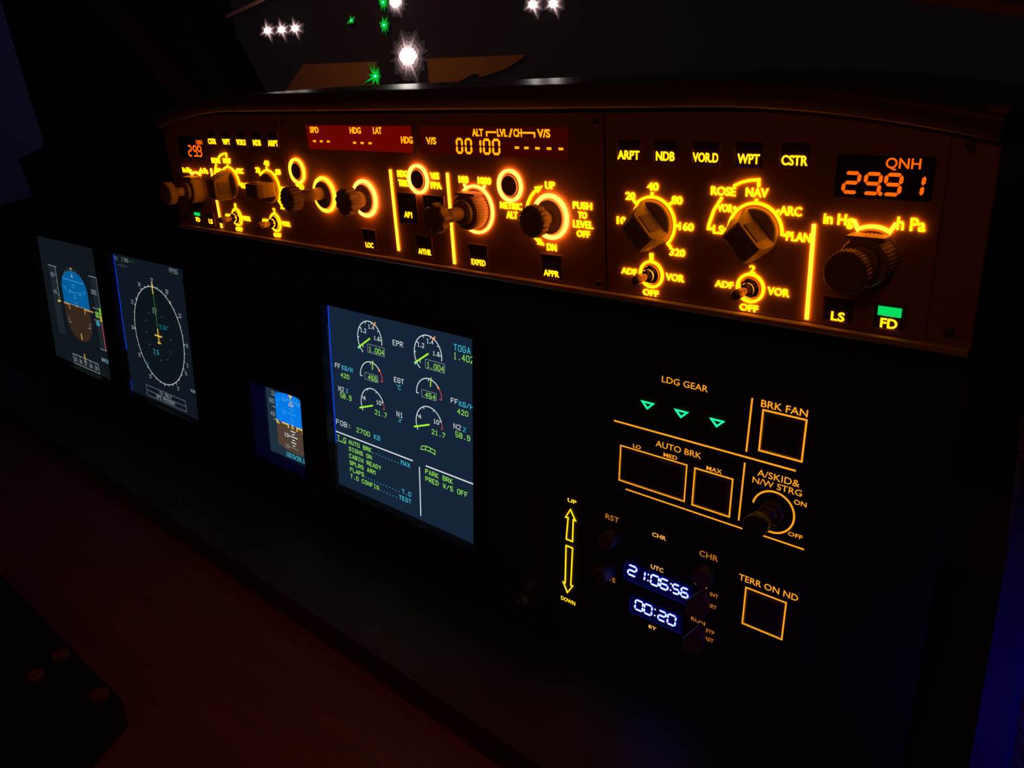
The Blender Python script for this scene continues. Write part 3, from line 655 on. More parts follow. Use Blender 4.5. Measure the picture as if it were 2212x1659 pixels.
def digit(ch, x0, x1, zt, zb, t_=1.15):
    g = G().use(CLOCKW); seg7(g, ch, x0, x1, zt, zb, t_, LP+0.05, LP+0.75, 0.05, 0.24); blue_sides(g); g.build('digit', C, label='white digit %s' % ch)
def colon(x, z1, z2):
    G().use(CLOCKW).disc(x, z1, 0.55, LP+.05, LP+.45, 10).disc(x, z2, 0.55, LP+.05, LP+.45, 10).build('colon', C)
digit('2', -246.6, -239.6, -259.9, -267.6); digit('1', -238.8, -233.4, -260.3, -267.7)
colon(-231.4, -262.0, -266.2); digit('0', -230.0, -223.5, -260.2, -267.9); digit('6', -223.3, -216.9, -260.2, -267.9); colon(-215.5, -262.1, -266.4)
digit('5', -214.7, -209.2, -260.6, -267.7, 1.1); digit('6', -208.9, -203.3, -260.6, -267.7, 1.1)
digit('0', -240.0, -233.5, -282.0, -289.8, 1.1); digit('0', -233.3, -226.9, -282.0, -289.8, 1.1); colon(-225.1, -283.8, -288.1); digit('2', -223.2, -217.0, -282.4, -289.9, 1.1); digit('0', -216.6, -210.2, -282.0, -289.9, 1.1)
leg(C, 'RST', -265.0, -254.9, -231.8, -235.3, DIMGOLD, w=0.0); leg(C, 'CHR', -230.7, -221.2, -232.8, -235.5, PALEGOLD, w=0.01); leg(C, 'CHR', -198.7, -187.0, -233.2, -236.8, DIMGOLD, w=0.0)
leg(C, 'UTC', -230.2, -221.4, -254.4, -257.2, PALEGOLD, w=0.015); leg(C, 'ET', -229.0, -223.6, -296.5, -298.6, PALEGOLD, w=0.015)
leg(C, 'DATE', -267.6, -255.3, -274.6, -277.6, DIMGOLD, w=0.0); leg(C, 'GPS', -200.6, -192.0, -253.6, -256.4, DIMGOLD, w=0.0); leg(C, 'INT', -189.9, -184.7, -257.4, -259.7, DIMGOLD, w=0.0); leg(C, 'SET', -190.2, -185.1, -264.9, -267.2, DIMGOLD, w=0.0)
leg(C, 'RUN', -200.6, -191.4, -278.2, -280.6, DIMGOLD, w=0.0); leg(C, 'STP', -190.4, -185.0, -281.9, -284.2, DIMGOLD, w=0.0); leg(C, 'RST', -190.5, -185.1, -287.3, -289.7, DIMGOLD, w=0.0)
cknob = mat('clock knob plastic', (0.16, 0.15, 0.16), 0.5, noise=(1500, 0.1, (1, 1, 1)))
def cyl_button(x, z, L_, r_): return G().lathe(x, z, [(r_, LP), (r_, LP+L_-0.5), (r_-0.5, LP+L_)], 32).build('push_button', C, cknob, label='round grey push button')
cyl_button(-257.6, -245.0, 10.5, 5.4)
p = cyl_button(-260.6, -270.6, 11.2, 5.2)
leg(p, 'SET', -264.4, -256.8, -269.1, -272.1, mat('engraved print', (0.02, 0.02, 0.02), 0.6), l=LP+11.2, w=0.0)
p['label'] = 'round grey push button engraved SET'
for o in p.children: o['label'] = 'dark engraved SET'
cyl_button(-192.6, -246.2, 8.5, 5.6)
def pent(x, z, outline):
    pts = [(a_*0.98, b_*0.98) for a_, b_ in outline]
    b = G().lathe(x, z, [(3.4, LP), (3.2, LP+3.4)], 24).build('selector_knob', C, cknob, label='five sided pointer knob')
    cx0 = sum(p_[0] for p_ in pts)/len(pts); cz0 = sum(p_[1] for p_ in pts)/len(pts)
    g = G(); n = len(pts)
    V = [(a_, b2, LP+3) for a_, b2 in pts]+[(a_, b2, LP+6.2) for a_, b2 in pts]+[(cx0+(a_-cx0)*0.92, cz0+(b2-cz0)*0.92, LP+6.9) for a_, b2 in pts]
    fs = [tuple(range(2*n, 3*n))[::-1], tuple(range(n))]
    for r_ in (0, 1): fs += [(r_*n+i, r_*n+n+i, r_*n+n+(i+1) % n, r_*n+(i+1) % n) for i in range(n)]
    g.add(V, fs); g.build('knob_cap', b, cknob)
pent(-195.5, -266.5, [(-195.9, -258.5), (-205.8, -270.2), (-205.2, -279.0), (-194.6, -280.0), (-191.8, -274.5), (-191.8, -266.8)])
pent(-195.8, -292.5, [(-196.3, -282.7), (-205.9, -296.2), (-205.7, -304.4), (-198.0, -306.0), (-192.8, -300.5), (-192.3, -289.8)])

# ------------------------------------------------------------------ terrain button panel
Tn = thing('terrain_switch_panel', 'small black panel with TERR ON ND over a gold square button', 'switch panel', P2, -157, -276)
G().bevbox(-178.5, -132, -276, -233, 0, 1.2, 0.6).build('plate', Tn, board_m)
leg(Tn, 'TERR ON ND', -173.4, -139.2, -238.7, -242.5, GOLD, w=0.004)
outline_button(Tn, -168.7, -145.3, -268.8, -245.7, w=0.85)

# ------------------------------------------------------------------ gear lever arrow panel and lever
Ga = thing('gear_lever_panel', 'narrow black gear lever panel with yellow UP and DOWN arrows', 'control panel', P2, -305, -330)
G().bevbox(-332, -280, -330, -222, 0, 1.2, 0.6).build('plate', Ga, board_m)
leg(Ga, 'UP', -295.0, -287.9, -230.6, -233.3, YELLOW, w=0.012); leg(Ga, 'DOWN', -298.2, -286.2, -304.4, -307.4, YELLOW, w=0.012)
G().ribbon([(-292.4, -238.1), (-296.2, -244.8), (-294.1, -244.5), (-295.1, -260.5), (-289.9, -260.5), (-289.9, -244.5), (-288.0, -244.8)], 0.7, LP, LP+0.6, True).build('arrow', Ga, YELLOW, label='yellow outlined arrow pointing up')
G().ribbon([(-295.1, -265.2), (-289.7, -265.2), (-290.2, -293.2), (-288.6, -293.2), (-292.8, -299.8), (-296.6, -293.2), (-294.9, -293.2)], 0.7, LP, LP+0.6, True).build('arrow', Ga, YELLOW, label='yellow outlined arrow pointing down')
G().box(-318.5, -313.5, -318, -240, LP, LP+0.3).build('slot', Ga, button_m)
g = G().box(-321.5, -316.5, -318, -296, LP+0.3, LP+14); g.build('lever_arm', Ga, screw_m)
G().lathe(-320, -310, [(3, LP+12), (6, LP+14), (7, LP+18), (6, LP+22), (3, LP+24)], 28).build('lever_wheel', Ga, button_m, label='dark round lever handle')

# ------------------------------------------------------------------ glareshield
def ztop(x):
    if x > -205: u = (x+205)/135; return -12.6-14.5*u*u
    if x < -555: u = (-555-x)/125; return -12.4-14*u*u
    return -12.5
def zlow(x):
    if x > -190: u = (x+190)/120; return -23.6-13*u*u
    if x < -560: u = (-560-x)/120; return -23.2-13*u*u
    return -23.6
GS = thing('glareshield', 'long black glareshield hood over the amber control panels', 'glareshield', P1, -375, -116)
xs_ = [-680+610*i/60 for i in range(61)]
g = G(); sec = []
for x in xs_:
    zt1, zl1 = ztop(x)*0.985, zlow(x)*0.985
    sec.append([(x, zl1-1.2, -4), (x, zl1, 4.0), (x, zl1+0.8, 5.2), (x, zt1-1.6, 5.6), (x, zt1-0.5, 5.0), (x, zt1, 3.2), (x, zt1+0.2, -6), (x, zt1+0.2, -108), (x, zt1-14, -112), (x, zl1-8, -60)])
V = [p for s_ in sec for p in s_]; n = 10; fs = []
for i in range(60):
    for j in range(n):
        a_, b_ = i*n+j, i*n+(j+1) % n
        fs.append((a_, a_+n, b_+n, b_))
g.add(V, [f[::-1] for f in fs], True); g.add([p for p in sec[0]], [tuple(range(n))]); g.add([p for p in sec[-1]], [tuple(range(n))[::-1]])
g.build('hood', GS, shell)
G().box(-680, -70, -113.6, -24, -44, -4.2).build('body', GS, shell)
g = G(); g.bevbox(-680, -70, -116.6, -113.4, -44, 2.6, 0.6); g.build('lower_lip', GS, mat('gloss lip', (0.55, 0.5, 0.48), 0.25, noise=(700, .1, (1, 1, 1))))
for x0, x1 in ((-680, -665.2), (-86.2, -70)):
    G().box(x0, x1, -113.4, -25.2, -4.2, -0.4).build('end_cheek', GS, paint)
for x, z in ((-80, -38), (-78, -108), (-671, -38), (-672, -108)):
    G().lathe(x, z, [(2.1, -0.4), (2.1, 0.7), (1.6, 1.1)], 20).build('screw', GS, screw_m)

# ------------------------------------------------------------------ control panels on the glareshield
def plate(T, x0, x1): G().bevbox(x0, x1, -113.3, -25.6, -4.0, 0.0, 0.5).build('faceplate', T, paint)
def lg(T, body, x0, x1, zt, zb, M=None, w=0.022, h=0.7, l=0.0): return legend(T, body, x0, x1, zt, zb, M or AMBER, l, h, w)
def bar(T, x, z0, z1, w=1.5, M=None): return G().ribbon([(x, z0), (x, z1)], w, 0, 0.9).build('divider_light', T, M or RING, label='glowing vertical bar')
def key(T, body, x0, x1, zt, zb, lx0, lx1, lzt, lzb, M=None):
    cap = G().bevbox(x0+0.5, x1-0.5, zb+0.5, zt-0.5, -1.0, 0.5, 0.4).build('push_button', T, button_m)
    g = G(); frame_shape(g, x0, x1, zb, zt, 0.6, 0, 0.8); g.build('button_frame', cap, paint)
    if body: lg(cap, body, lx0, lx1, lzt, lzb, M, 0.02, 0.25, 0.5)
    return cap
def knurled(T, x, z, scale=1.0, flat=True, baseM=None):
    """dual knob: wide knurled base, collar, shaft and small knurled cap"""
    b = G().lathe(x, z, [(11.3, 0), (11.3, 0.8), (10.6, 1.0), (10.4, 8.0), (9.6, 9.6)], lobes=40, amp=0.05, knurl=(2, 3)).build('outer_knob', T, knob_m, label='wide finely ridged knob')
    return b
def cap_on(parent, x, z, l0, l1, r_, lobes, amp):
    return G().lathe(x, z, [(r_*0.86, l0), (r_, l0+0.6), (r_, l1-0.9), (r_*0.9, l1)], lobes=lobes, amp=amp, knurl=(0, 1, 2, 3)).build('knob_cap', parent, knob_m, label='ridged round cap')
def dual(T, x, z, L0, L1, rc, lobes, amp, shaft=3.4, collar=(9.6, 12.6, 6.9)):
    b = knurled(T, x, z)
    G().lathe(x, z, [(collar[2], collar[0]), (collar[2], collar[1]-0.4), (collar[2]-0.5, collar[1])], 36).build('collar', b, knob_m)
    G().lathe(x, z, [(shaft, collar[1]), (shaft, L0+0.5)], 24).build('shaft', b, knob_m)
    cap_on(b, x, z, L0, L1, rc, lobes, amp)
    g = G().box(x-7.5, x+7.5, z+9.0, z+10.3, 1.2, 9.0); g.build('flat', b, knob_m)
    return b
def pointer_knob(T, x, z, ang):
    b = G().lathe(x, z, [(10.9, 0), (10.9, 1.6), (10.4, 2.6), (9.8, 3.0)], 56).build('rotary_knob', T, knob_m, label='rotary pointer knob with ribbed sides')
    u = Vector((math.sin(math.radians(ang)), math.cos(math.radians(ang)))); n_ = Vector((u.y, -u.x))
    prof = [(-10.2, 2.6), (-10.7, 4.0), (-10.7, 13.0), (-9.6, 16.0), (-8.4, 17.0), (4.2, 17.4), (5.4, 16.4), (10.4, 3.6), (10.2, 2.6)]
    def P(s_, t_, l_): q = Vector((x, z))+u*s_+n_*t_; return (q.x, q.y, l_)
    g = G(); k_ = len(prof); V = []
    for t0, sh in ((-4.9, 0.86), (-4.2, 1.0), (4.2, 1.0), (4.9, 0.86)):
        for s_, l_ in prof: V.append(P(s_*(0.96 if abs(t0) > 4.5 else 1.0), t0, min(l_, 16.7) if abs(t0) > 4.5 else l_))
    fs = [tuple(range(k_)), tuple(range(3*k_, 4*k_))[::-1]]
    for r_ in range(3):
        for i in range(k_): fs.append((r_*k_+i, r_*k_+k_+i, r_*k_+k_+(i+1) % k_, r_*k_+(i+1) % k_))
    g.add(V, fs)
    g.build('grip', b, knob_m, label='tapering pointer grip')
    g = G()
    for sg in (-1, 1):
        for q in range(7):
            l_ = 4.4+q*1.5; V = [P(s_, sg*t_, li) for s_ in (-6.2, 3.2) for t_ in (4.6, 5.35) for li in (l_, l_+0.75)]
            g.add(V, [(0,1,3,2), (4,6,7,5), (0,4,5,1), (2,3,7,6), (0,2,6,4), (1,5,7,3)])
    g.build('grip_ribs', b, knob_m)
    return b
RP = ('display_control_panel',)
def efis(sgn, label, left):
    mir = (lambda v: -749.7-v) if left else (lambda v: v)
    x0, x1 = (-665, -511.6) if left else (-240.4, -86.4)
    T = thing('display_control_panel', label, 'control panel', P1, (x0+x1)/2, -113.3)
    plate(T, x0, x1)
    def c(xm): return mir(xm)
    # buttons along the top (positions of the right panel, mirrored for the left one)
    cents = [(-226.5, 'ARPT', 12.3), (-206.4, 'NDB', 9.8), (-185.8, 'VOR.D', 12.6), (-165.3, 'WPT', 10.2), (-144.9, 'CSTR', 11.2)]
    for xm, tx, wd in cents:
        xc = c(xm); key(T, tx, xc-6.6, xc+6.6, -37.6, -48.4, xc-wd/2, xc+wd/2, -42.8, -46.9)
    # pressure window
    xw0, xw1 = (-658.5, -622.0) if left else (-127.6, -90.6)
    p = G().box(xw0, xw1, -58.6, -42.0, -0.5, 0.15).build('pressure_window', T, DARKWIN, label='dark window with orange 29.91')
    g = G().use(LCD)
    xs7 = (-657.2, -648.8, -640.9, -632.4) if left else (-124.9, -116.7, -109.0, -100.9)
    if left: xs7 = (-645.2, -637.2, -630.2, -623.6)
    dw = 6.3 if left else 7.0
    for ch, xx in zip('2991', xs7):
        if left and ch == '1': continue
        seg7(g, ch, xx, xx+dw, -48.3, -57.2, 1.4, 0.15, 0.4, 0.08, 0.22)
    g.disc(xs7[2]-0.45, -56.5, 0.8, 0.15, 0.4, 10); g.build('digit_row', p, label='orange seven segment 29.91')
    if left: lg(p, 'QNH', -630.0, -620.8, -44.2, -48.3, LCD, 0.01, 0.2, 0.15)
    else: lg(p, 'QNH', -108.6, -95.8, -42.7, -47.4, LCD, 0.01, 0.2, 0.15)
    # range selector
    xr = c(-213.4); zr = -76.3; am = 1
    G().ribbon(arc(xr, zr, 12.5, -45 if not left else -47, 135 if not left else 133, 40), 1.15, 0, 0.9).ribbon(arc(xr, zr, 11.7, -90, -45, 10), 0.5, 0, 0.6).ribbon([(xr, -64), (xr, -61.9)], 1.2, 0, 0.9).ribbon([(xr-8.8, -67.5), (xr-10.2, -66.1)], 1.2, 0, .9).ribbon([(xr+8.8, -67.5), (xr+10.2, -66.1)], 1.2, 0, .9).ribbon([(xr+12.4, zr), (xr+14.4, zr)], 1.2, 0, .9).ribbon([(xr+8.8, -85.1), (xr+10.4, -86.7)], 1.2, 0, .9).build('scale_arc', T, AMBER, label='glowing scale arc')
    for tx, a0, a1, b0, b1 in (('10', -20.2, -15.0, -74.4, -78.2), ('20', -15.0, -9.6, -62.2, -66.0), ('40', -2.8, 3.4, -57.0, -60.9), ('80', 10.6, 16.2, -62.6, -66.5), ('160', 14.8, 22.4, -74.5, -78.3), ('320', 9.9, 18.2, -87.2, -90.8)):
        lg(T, tx, xr+a0, xr+a1, b0, b1)
    pointer_knob(T, xr, zr, -90 if left else -42)
    # mode selector
    xm = c(-160.8); zm = -75.9
    G().ribbon(arc(xm, zm, 12.5, -84, 90, 40)+[(xm+14.2, zm-0.2)], 1.2, 0, .9).ribbon([(xm, -63.6), (xm, -61.9)], 1.2, 0, .9).ribbon([(xm-8.9, -67.1), (xm-10.2, -66.0)], 1.2, 0, .9).ribbon([(xm+8.9, -67.1), (xm+10.2, -66.0)], 1.2, 0, .9).disc(xm-14.0, -76.1, 0.8, 0, .9, 10).build('scale_arc', T, AMBER, label='glowing scale arc')
    for tx, a0, a1, b0, b1 in (('LS', -20.2, -15.0, -74.4, -78.4), ('VOR', -18.3, -11.0, -64.7, -68.3), ('ROSE', -21.9, -9.9, -57.2, -61.1), ('NAV', -5.1, 5.2, -56.9, -60.8), ('ARC', 10.7, 20.4, -63.8, -67.7), ('PLAN', 14.4, 25.2, -74.4, -78.3)):
        lg(T, tx, xm+a0, xm+a1, b0, b1)
    G().ribbon([(xm-20.9, -76.3), (xm-22.6, -76.3)]+[(xm-22.4, -74.6), (xm-20.2, -68.0), (xm-16.6, -62.2)], 1.2, 0, .9).build('bracket', T, AMBER, label='glowing bracket line')
    G().ribbon([(xm-10.6, -56.4), (xm-7.2, -54.8), (xm-3.4, -53.8), (xm+0.6, -53.4), (xm+0.7, -56.0)], 1.2, 0, .9).build('bracket', T, AMBER, label='glowing bracket line')
    pointer_knob(T, xm, zm, 4 if left else -43)
    # source toggles
    for xm_, num in ((c(-213.6), '1' if True else ''), (c(-161.5), '2')):
        num = '1' if abs(xm_-(c(-213.6))) < 1 else '2'
        if left: num = '1' if xm_ < -560 else '2'
        z_ = -101.3
        G().ribbon(arc(xm_, z_, 6.3, 0, 360, 48)[:-1], 1.25, 0, .9, True).build('ring_light', T, AMBER, label='glowing ring around the toggle')
        toggle(T, xm_, z_, 0, 1.0)
        lg(T, num, xm_-1.0, xm_+1.0 if num == '1' else xm_+1.8, -90.9, -94.4)
        lg(T, 'ADF', xm_-17.6, xm_-8.4, -99.8, -102.9); lg(T, 'VOR', xm_+8.2, xm_+18.2, -99.6, -103.2); lg(T, 'OFF', xm_-4.8, xm_+4.2, -109.1, -112.3)
    # pressure knob
    xb, zb_k = c(-110.5), -82.3
    G().ribbon([(xb-7.8, -67.9), (xb-6.1, -71.0)]+arc(xb, zb_k, 12.9, -27, 27, 12)+[(xb+6.3, -71.0), (xb+8.0, -67.9)], 1.5, 0, .9).build('scale_arc', T, RING, label='glowing arc between the units')
    if left: lg(T, 'in Hg', -659.2, -645.8, -66.0, -71.2); lg(T, 'h Pa', -630.6, -620.2, -65.6, -69.8)
    else: lg(T, 'in Hg', -130.9, -118.7, -65.4, -71.2); lg(T, 'h Pa', -102.0, -91.4, -64.9, -70.0)
    dual(T, xb, zb_k, 22.5, 29.0, 8.6, 36, 0.05)
    # bar and lower buttons
    if left: bar(T, -614.3, -111.2, -66.0)
    else: bar(T, -134.7, -111.2, -70.9)
    if left:
        key(T, 'FD', -656.5, -643.8, -100.8, -111.0, -652.6, -646.4, -106.0, -109.6); key(T, 'LS', -635.6, -623.2, -101.6, -111.0, -632.2, -626.4, -105.8, -109.6)
        G().bevbox(-653.3, -644.7, -104.5, -102.0, 0.5, 1.1, 0.2).build('green_light', T, GREENBAR, label='green bar light above FD')
    else:
        key(T, 'LS', -127.6, -114.8, -100.2, -111.0, -124.2, -118.5, -106.4, -110.3); key(T, 'FD', -107.4, -94.2, -99.6, -111.0, -103.9, -97.3, -106.1, -110.1)
        G().bevbox(-105.3, -96.2, -105.0, -101.2, 0.5, 1.1, 0.2).build('green_light', T, GREENBAR, label='green bar light above FD')
    return T
efis(-1, 'far left amber lit display control panel showing 29.9 at its own left end', True)
efis(1, 'nearest amber lit display control panel with 29.91 at its right end', False)

Fc = thing('autopilot_control_panel', 'long middle autopilot panel with two red readout windows and ringed knobs', 'control panel', P1, -376.5, -113.3)
plate(Fc, -511.0, -241.4)
# red windows
w1 = G().box(-482.0, -379.0, -47.7, -32.5, -0.5, 0.15).build('readout_window', Fc, REDWIN, label='red lit readout window with SPD and HDG')
w2 = G().box(-371.3, -262.8, -47.9, -32.5, -0.5, 0.15).build('readout_window', Fc, REDDIM, label='dim red readout window with 00100')
def wl(w, body, x0, x1, zt, zb): return lg(w, body, x0, x1, zt, zb, LCDY, 0.03, 0.2, 0.15)
wl(w1, 'SPD', -478.0, -468.6, -33.4, -37.4); wl(w1, 'HDG', -436.0, -425.1, -33.4, -37.4); wl(w1, 'LAT', -413.2, -405.2, -33.3, -37.3); wl(w1, 'HDG', -388.2, -378.3, -38.4, -42.5)
def dashes(w, xs, z): 
    g = G().use(LCDY)
    for x in xs: g.ribbon([(x-1.0, z), (x+1.0, z)], 1.25, 0.15, 0.35)
    g.build('dash_row', w, label='row of glowing dashes')
dashes(w1, (-474.6, -467.2, -459.7), -42.6); dashes(w1, (-432.6, -425.1, -417.4), -42.9)
wl(w2, 'V/S', -366.6, -358.1, -38.5, -42.6); wl(w2, 'ALT', -329.0, -320.7, -33.6, -37.6); wl(w2, 'LVL', -310.4, -303.2, -33.6, -37.6); wl(w2, '/', -302.3, -299.2, -33.4, -37.8); wl(w2, 'CH', -298.8, -293.0, -33.4, -37.6); wl(w2, 'V/S', -282.6, -274.0, -33.4, -37.7)
g = G().use(LCDY).ribbon([(-318.1, -37.3), (-318.1, -35.3), (-311.4, -35.3)], 0.95, .15, .35).ribbon([(-292.4, -35.4), (-284.4, -35.4), (-284.4, -37.4)], 0.95, .15, .35); g.build('bracket', w2)
g = G().use(LCDY)
for ch, a_, b_ in (('0', -342.4, -336.9), ('0', -335.4, -329.8), ('1', -328.4, -322.8), ('0', -321.6, -315.9), ('0', -314.7, -308.9)): seg7(g, ch, a_, b_, -38.6, -47.3, 1.35, .15, .35, 0.03, 0.12)
g.build('digit_row', w2, label='glowing seven segment 00100')
dashes(w2, (-296.9, -290.3, -282.8, -275.1, -267.4), -43.0)
# small round push buttons in glowing rings
for x, z, M in ((-499.0, -62.9, RING), (-376.1, -62.9, RINGW), (-303.0, -63.0, RINGW)):
    b = G().lathe(x, z, [(5.6, 0), (5.6, 1.4), (5.0, 1.8), (4.4, 1.2)], 36).build('push_button', Fc, knob_m, label='round black push button')
    G().lathe(x, z, [(6.6, 0), (6.4, 0.5), (5.9, 0.5), (5.8, 0.0)], 40, cap=False).build('button_collar', b, knob_m)
    G().ribbon(arc(x, z, 8.0, 0, 360, 56)[:-1], 1.5, 0, 1.5, True).build('ring_light', Fc, M, label='glowing ring around a round button')
lg(Fc, 'SPD', -503.2, -494.4, -71.8, -75.5)
# speed and heading knobs
def ringed(x, z, M=RING): return G().torus(x, z, 11.0, 1.15, 1.1).build('ring_light', Fc, M, label='raised glowing ring around a knob')
def pull_knob(x, z, L0, L1, rc, lobes, amp, rs, dz=0.0, disc=9.2):
    b = G().lathe(x, z, [(disc, 0), (disc, 2.2), (disc-0.6, 2.8)], 48).build('base_disc', Fc, knob_m, label='dark disc behind a knob')
    G().lathe(x, z+dz, [(rs, 1.0), (rs*0.92, L0+0.5)], 28).build('shaft', b, knob_m)
    cap_on(b, x, z+dz, L0, L1, rc, lobes, amp)
ringed(-470.6, -77.3); pull_knob(-470.6, -77.3, 22.5, 31.0, 8.1, 18, 0.09, 4.2, 1.2)
ringed(-428.2, -77.3, RINGW); pull_knob(-428.2, -77.3, 10.5, 18.3, 8.9, 11, 0.13, 5.2)
bar(Fc, -400.9, -108.0, -58.8); bar(Fc, -351.0, -111.0, -58.8)
lg(Fc, 'HDG', -394.5, -385.7, -58.3, -62.4); lg(Fc, 'TRK', -394.5, -385.7, -63.9, -67.8); lg(Fc, 'V/S', -365.5, -358.2, -58.4, -62.4); lg(Fc, 'FPA', -365.6, -357.0, -63.9, -67.8)
# square engage buttons
key(Fc, 'AP1', -396.2, -379.7, -71.8, -90.4, -391.8, -384.7, -83.0, -86.7); key(Fc, None, -373.4, -355.8, -72.0, -90.4, 0, 0, 0, 0)
key(Fc, 'LOC', -436.0, -422.0, -97.4, -110.8, -433.4, -425.5, -106.0, -109.5); key(Fc, 'A/THR', -384.0, -369.4, -97.2, -110.2, -382.0, -370.7, -105.0, -108.6)
key(Fc, 'EXPED', -337.8, -323.4, -98.0, -111.2, -336.4, -325.2, -106.7, -110.1); key(Fc, 'APPR', -283.6, -269.0, -98.2, -111.4, -281.8, -271.2, -106.7, -110.1)
# altitude knob
G().ribbon(arc(-330.1, -77.7, 13.1, 0, 360, 64)[:-1], 1.45, 0, 1.0, True).ribbon([(-336.6, -66.2), (-337.8, -64.2)], 1.3, 0, .9).ribbon([(-323.6, -66.2), (-322.2, -64.2)], 1.3, 0, .9).build('ring_light', Fc, RINGW, label='glowing ring with two ticks')
lg(Fc, '100', -342.0, -334.7, -59.4, -63.4); lg(Fc, '1000', -327.0, -317.2, -59.4, -63.4)
dual(Fc, -330.1, -77.7, 27.5, 34.0, 8.3, 8, 0.14, 3.8, (9.6, 12.4, 7.2))
lg(Fc, 'METRIC', -311.2, -295.4, -72.1, -75.8); lg(Fc, 'ALT', -306.9, -298.9, -76.9, -80.8)
# vertical speed knob
ringed(-275.4, -77.7, RINGW); pull_knob(-275.4, -77.7, 11.2, 17.2, 8.5, 20, 0.07, 4.0)
G().ribbon([(-292.0, -75.5), (-290.9, -71.4), (-288.6, -67.9), (-286.0, -65.3), (-284.0, -64.2)], 1.4, 0, .9).prism([(-285.9, -62.8), (-280.4, -62.0), (-283.6, -65.8)], 0, .9).build('arrow', Fc, AMBER, label='curved glowing arrow to UP')
G().ribbon([(-287.6, -89.4), (-284.2, -91.9)], 1.4, 0, .9).prism([(-285.6, -93.3), (-280.8, -93.6), (-283.6, -90.0)], 0, .9).build('arrow', Fc, AMBER, label='short glowing arrow to DN')
lg(Fc, 'UP', -278.6, -272.2, -59.6, -63.5); lg(Fc, 'DN', -279.0, -272.6, -92.2, -96.0)
lg(Fc, 'PUSH', -260.7, -248.8, -68.8, -72.5); lg(Fc, 'TO', -257.5, -252.0, -73.7, -77.2); lg(Fc, 'LEVEL', -260.9, -248.3, -78.3, -82.1); lg(Fc, 'OFF', -258.7, -250.4, -83.3, -86.8)
for T_e, pts in ((Fc, ((-507, -110), (-245, -110), (-507, -30), (-245, -30))),):
    for x, z in pts: G().lathe(x, z, [(1.9, 0), (1.9, .6), (1.4, .9)], 18).build('screw', T_e, screw_m)

# ------------------------------------------------------------------ outside view: assumed projection screen carrying runway lights and painted lens glow
YS = 1.55
scr_m = mat('assumed projection screen cloth', (0.007, 0.006, 0.008), 0.9, emit=(0.0026, 0.0015, 0.0022), strength=1.0, noise=(400, 0.1, (1, 1, 1)))
def empty_at(name, loc, label, cat, group=None):
    o = bpy.data.objects.new(name, None); COL.objects.link(o); o.location = loc; setp(o, label, cat, group); bpy.context.view_layer.update(); return o
ps = empty_at('assumed_projection_screen', (-1.1, YS, 0.95), 'assumed large dark screen showing runway lights at night beyond the windows', 'screen')
bpy.context.view_layer.update()
def wmesh(name, V, Fs, M, parent=None, label=None):
    me = bpy.data.meshes.new(name)
    off = parent.location if parent is not None and parent.type == 'EMPTY' else Vector((0, 0, 0))
    me.from_pydata([tuple(Vector(v)-off) for v in V], [], Fs); me.materials.append(M); me.update()
    return link_mesh(name, me, parent, label)
def box_pts(x0, x1, y0, y1, z0, z1): return [(x, y, z) for z in (z0, z1) for y in (y0, y1) for x in (x0, x1)], [(0,2,3,1), (4,5,7,6), (0,1,5,4), (1,3,7,5), (3,2,6,7), (2,0,4,6)]
wmesh('cloth', *box_pts(-2.5, 0.55, YS, YS+0.012, 0.98, 2.2), scr_m, ps)
for x in (-2.47, 0.5): wmesh('stand', *box_pts(x-.02, x+.02, YS+.012, YS+.05, 0.0, 2.2), bezel_m, ps)
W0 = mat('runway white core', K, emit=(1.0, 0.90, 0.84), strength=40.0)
W1 = mat('painted white lens glow', K, emit=(0.92, 0.66, 0.62), strength=1.0)
W2 = mat('painted pale lens glow', K, emit=(0.30, 0.19, 0.185), strength=1.0)
W3 = mat('painted faint lens glow', K, emit=(0.075, 0.045, 0.046), strength=1.0)
W4 = mat('painted outer lens glow', K, emit=(0.020, 0.013, 0.016), strength=1.0)
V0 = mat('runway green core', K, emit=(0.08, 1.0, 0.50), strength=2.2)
V1 = mat('painted green lens glow', K, emit=(0.0, 0.50, 0.03), strength=1.0)
V2 = mat('painted faint green lens glow', K, emit=(0.0, 0.11, 0.006), strength=1.0)
def star_pts(px, py, outline): return [at(px+a_, py+b_, YS) for a_, b_ in outline]
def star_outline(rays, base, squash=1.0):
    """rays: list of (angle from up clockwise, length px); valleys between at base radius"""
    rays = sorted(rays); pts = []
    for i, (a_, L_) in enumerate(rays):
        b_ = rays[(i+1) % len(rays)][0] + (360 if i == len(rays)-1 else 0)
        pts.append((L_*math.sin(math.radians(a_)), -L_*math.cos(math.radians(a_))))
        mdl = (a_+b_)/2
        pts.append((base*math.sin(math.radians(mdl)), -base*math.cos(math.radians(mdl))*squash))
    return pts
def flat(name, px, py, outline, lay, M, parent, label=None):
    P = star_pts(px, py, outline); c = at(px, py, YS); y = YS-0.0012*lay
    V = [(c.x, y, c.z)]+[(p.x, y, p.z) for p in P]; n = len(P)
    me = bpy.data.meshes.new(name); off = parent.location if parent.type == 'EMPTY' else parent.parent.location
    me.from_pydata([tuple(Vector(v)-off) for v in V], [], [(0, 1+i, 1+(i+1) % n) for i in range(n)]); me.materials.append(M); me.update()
    return link_mesh(name, me, parent, label)
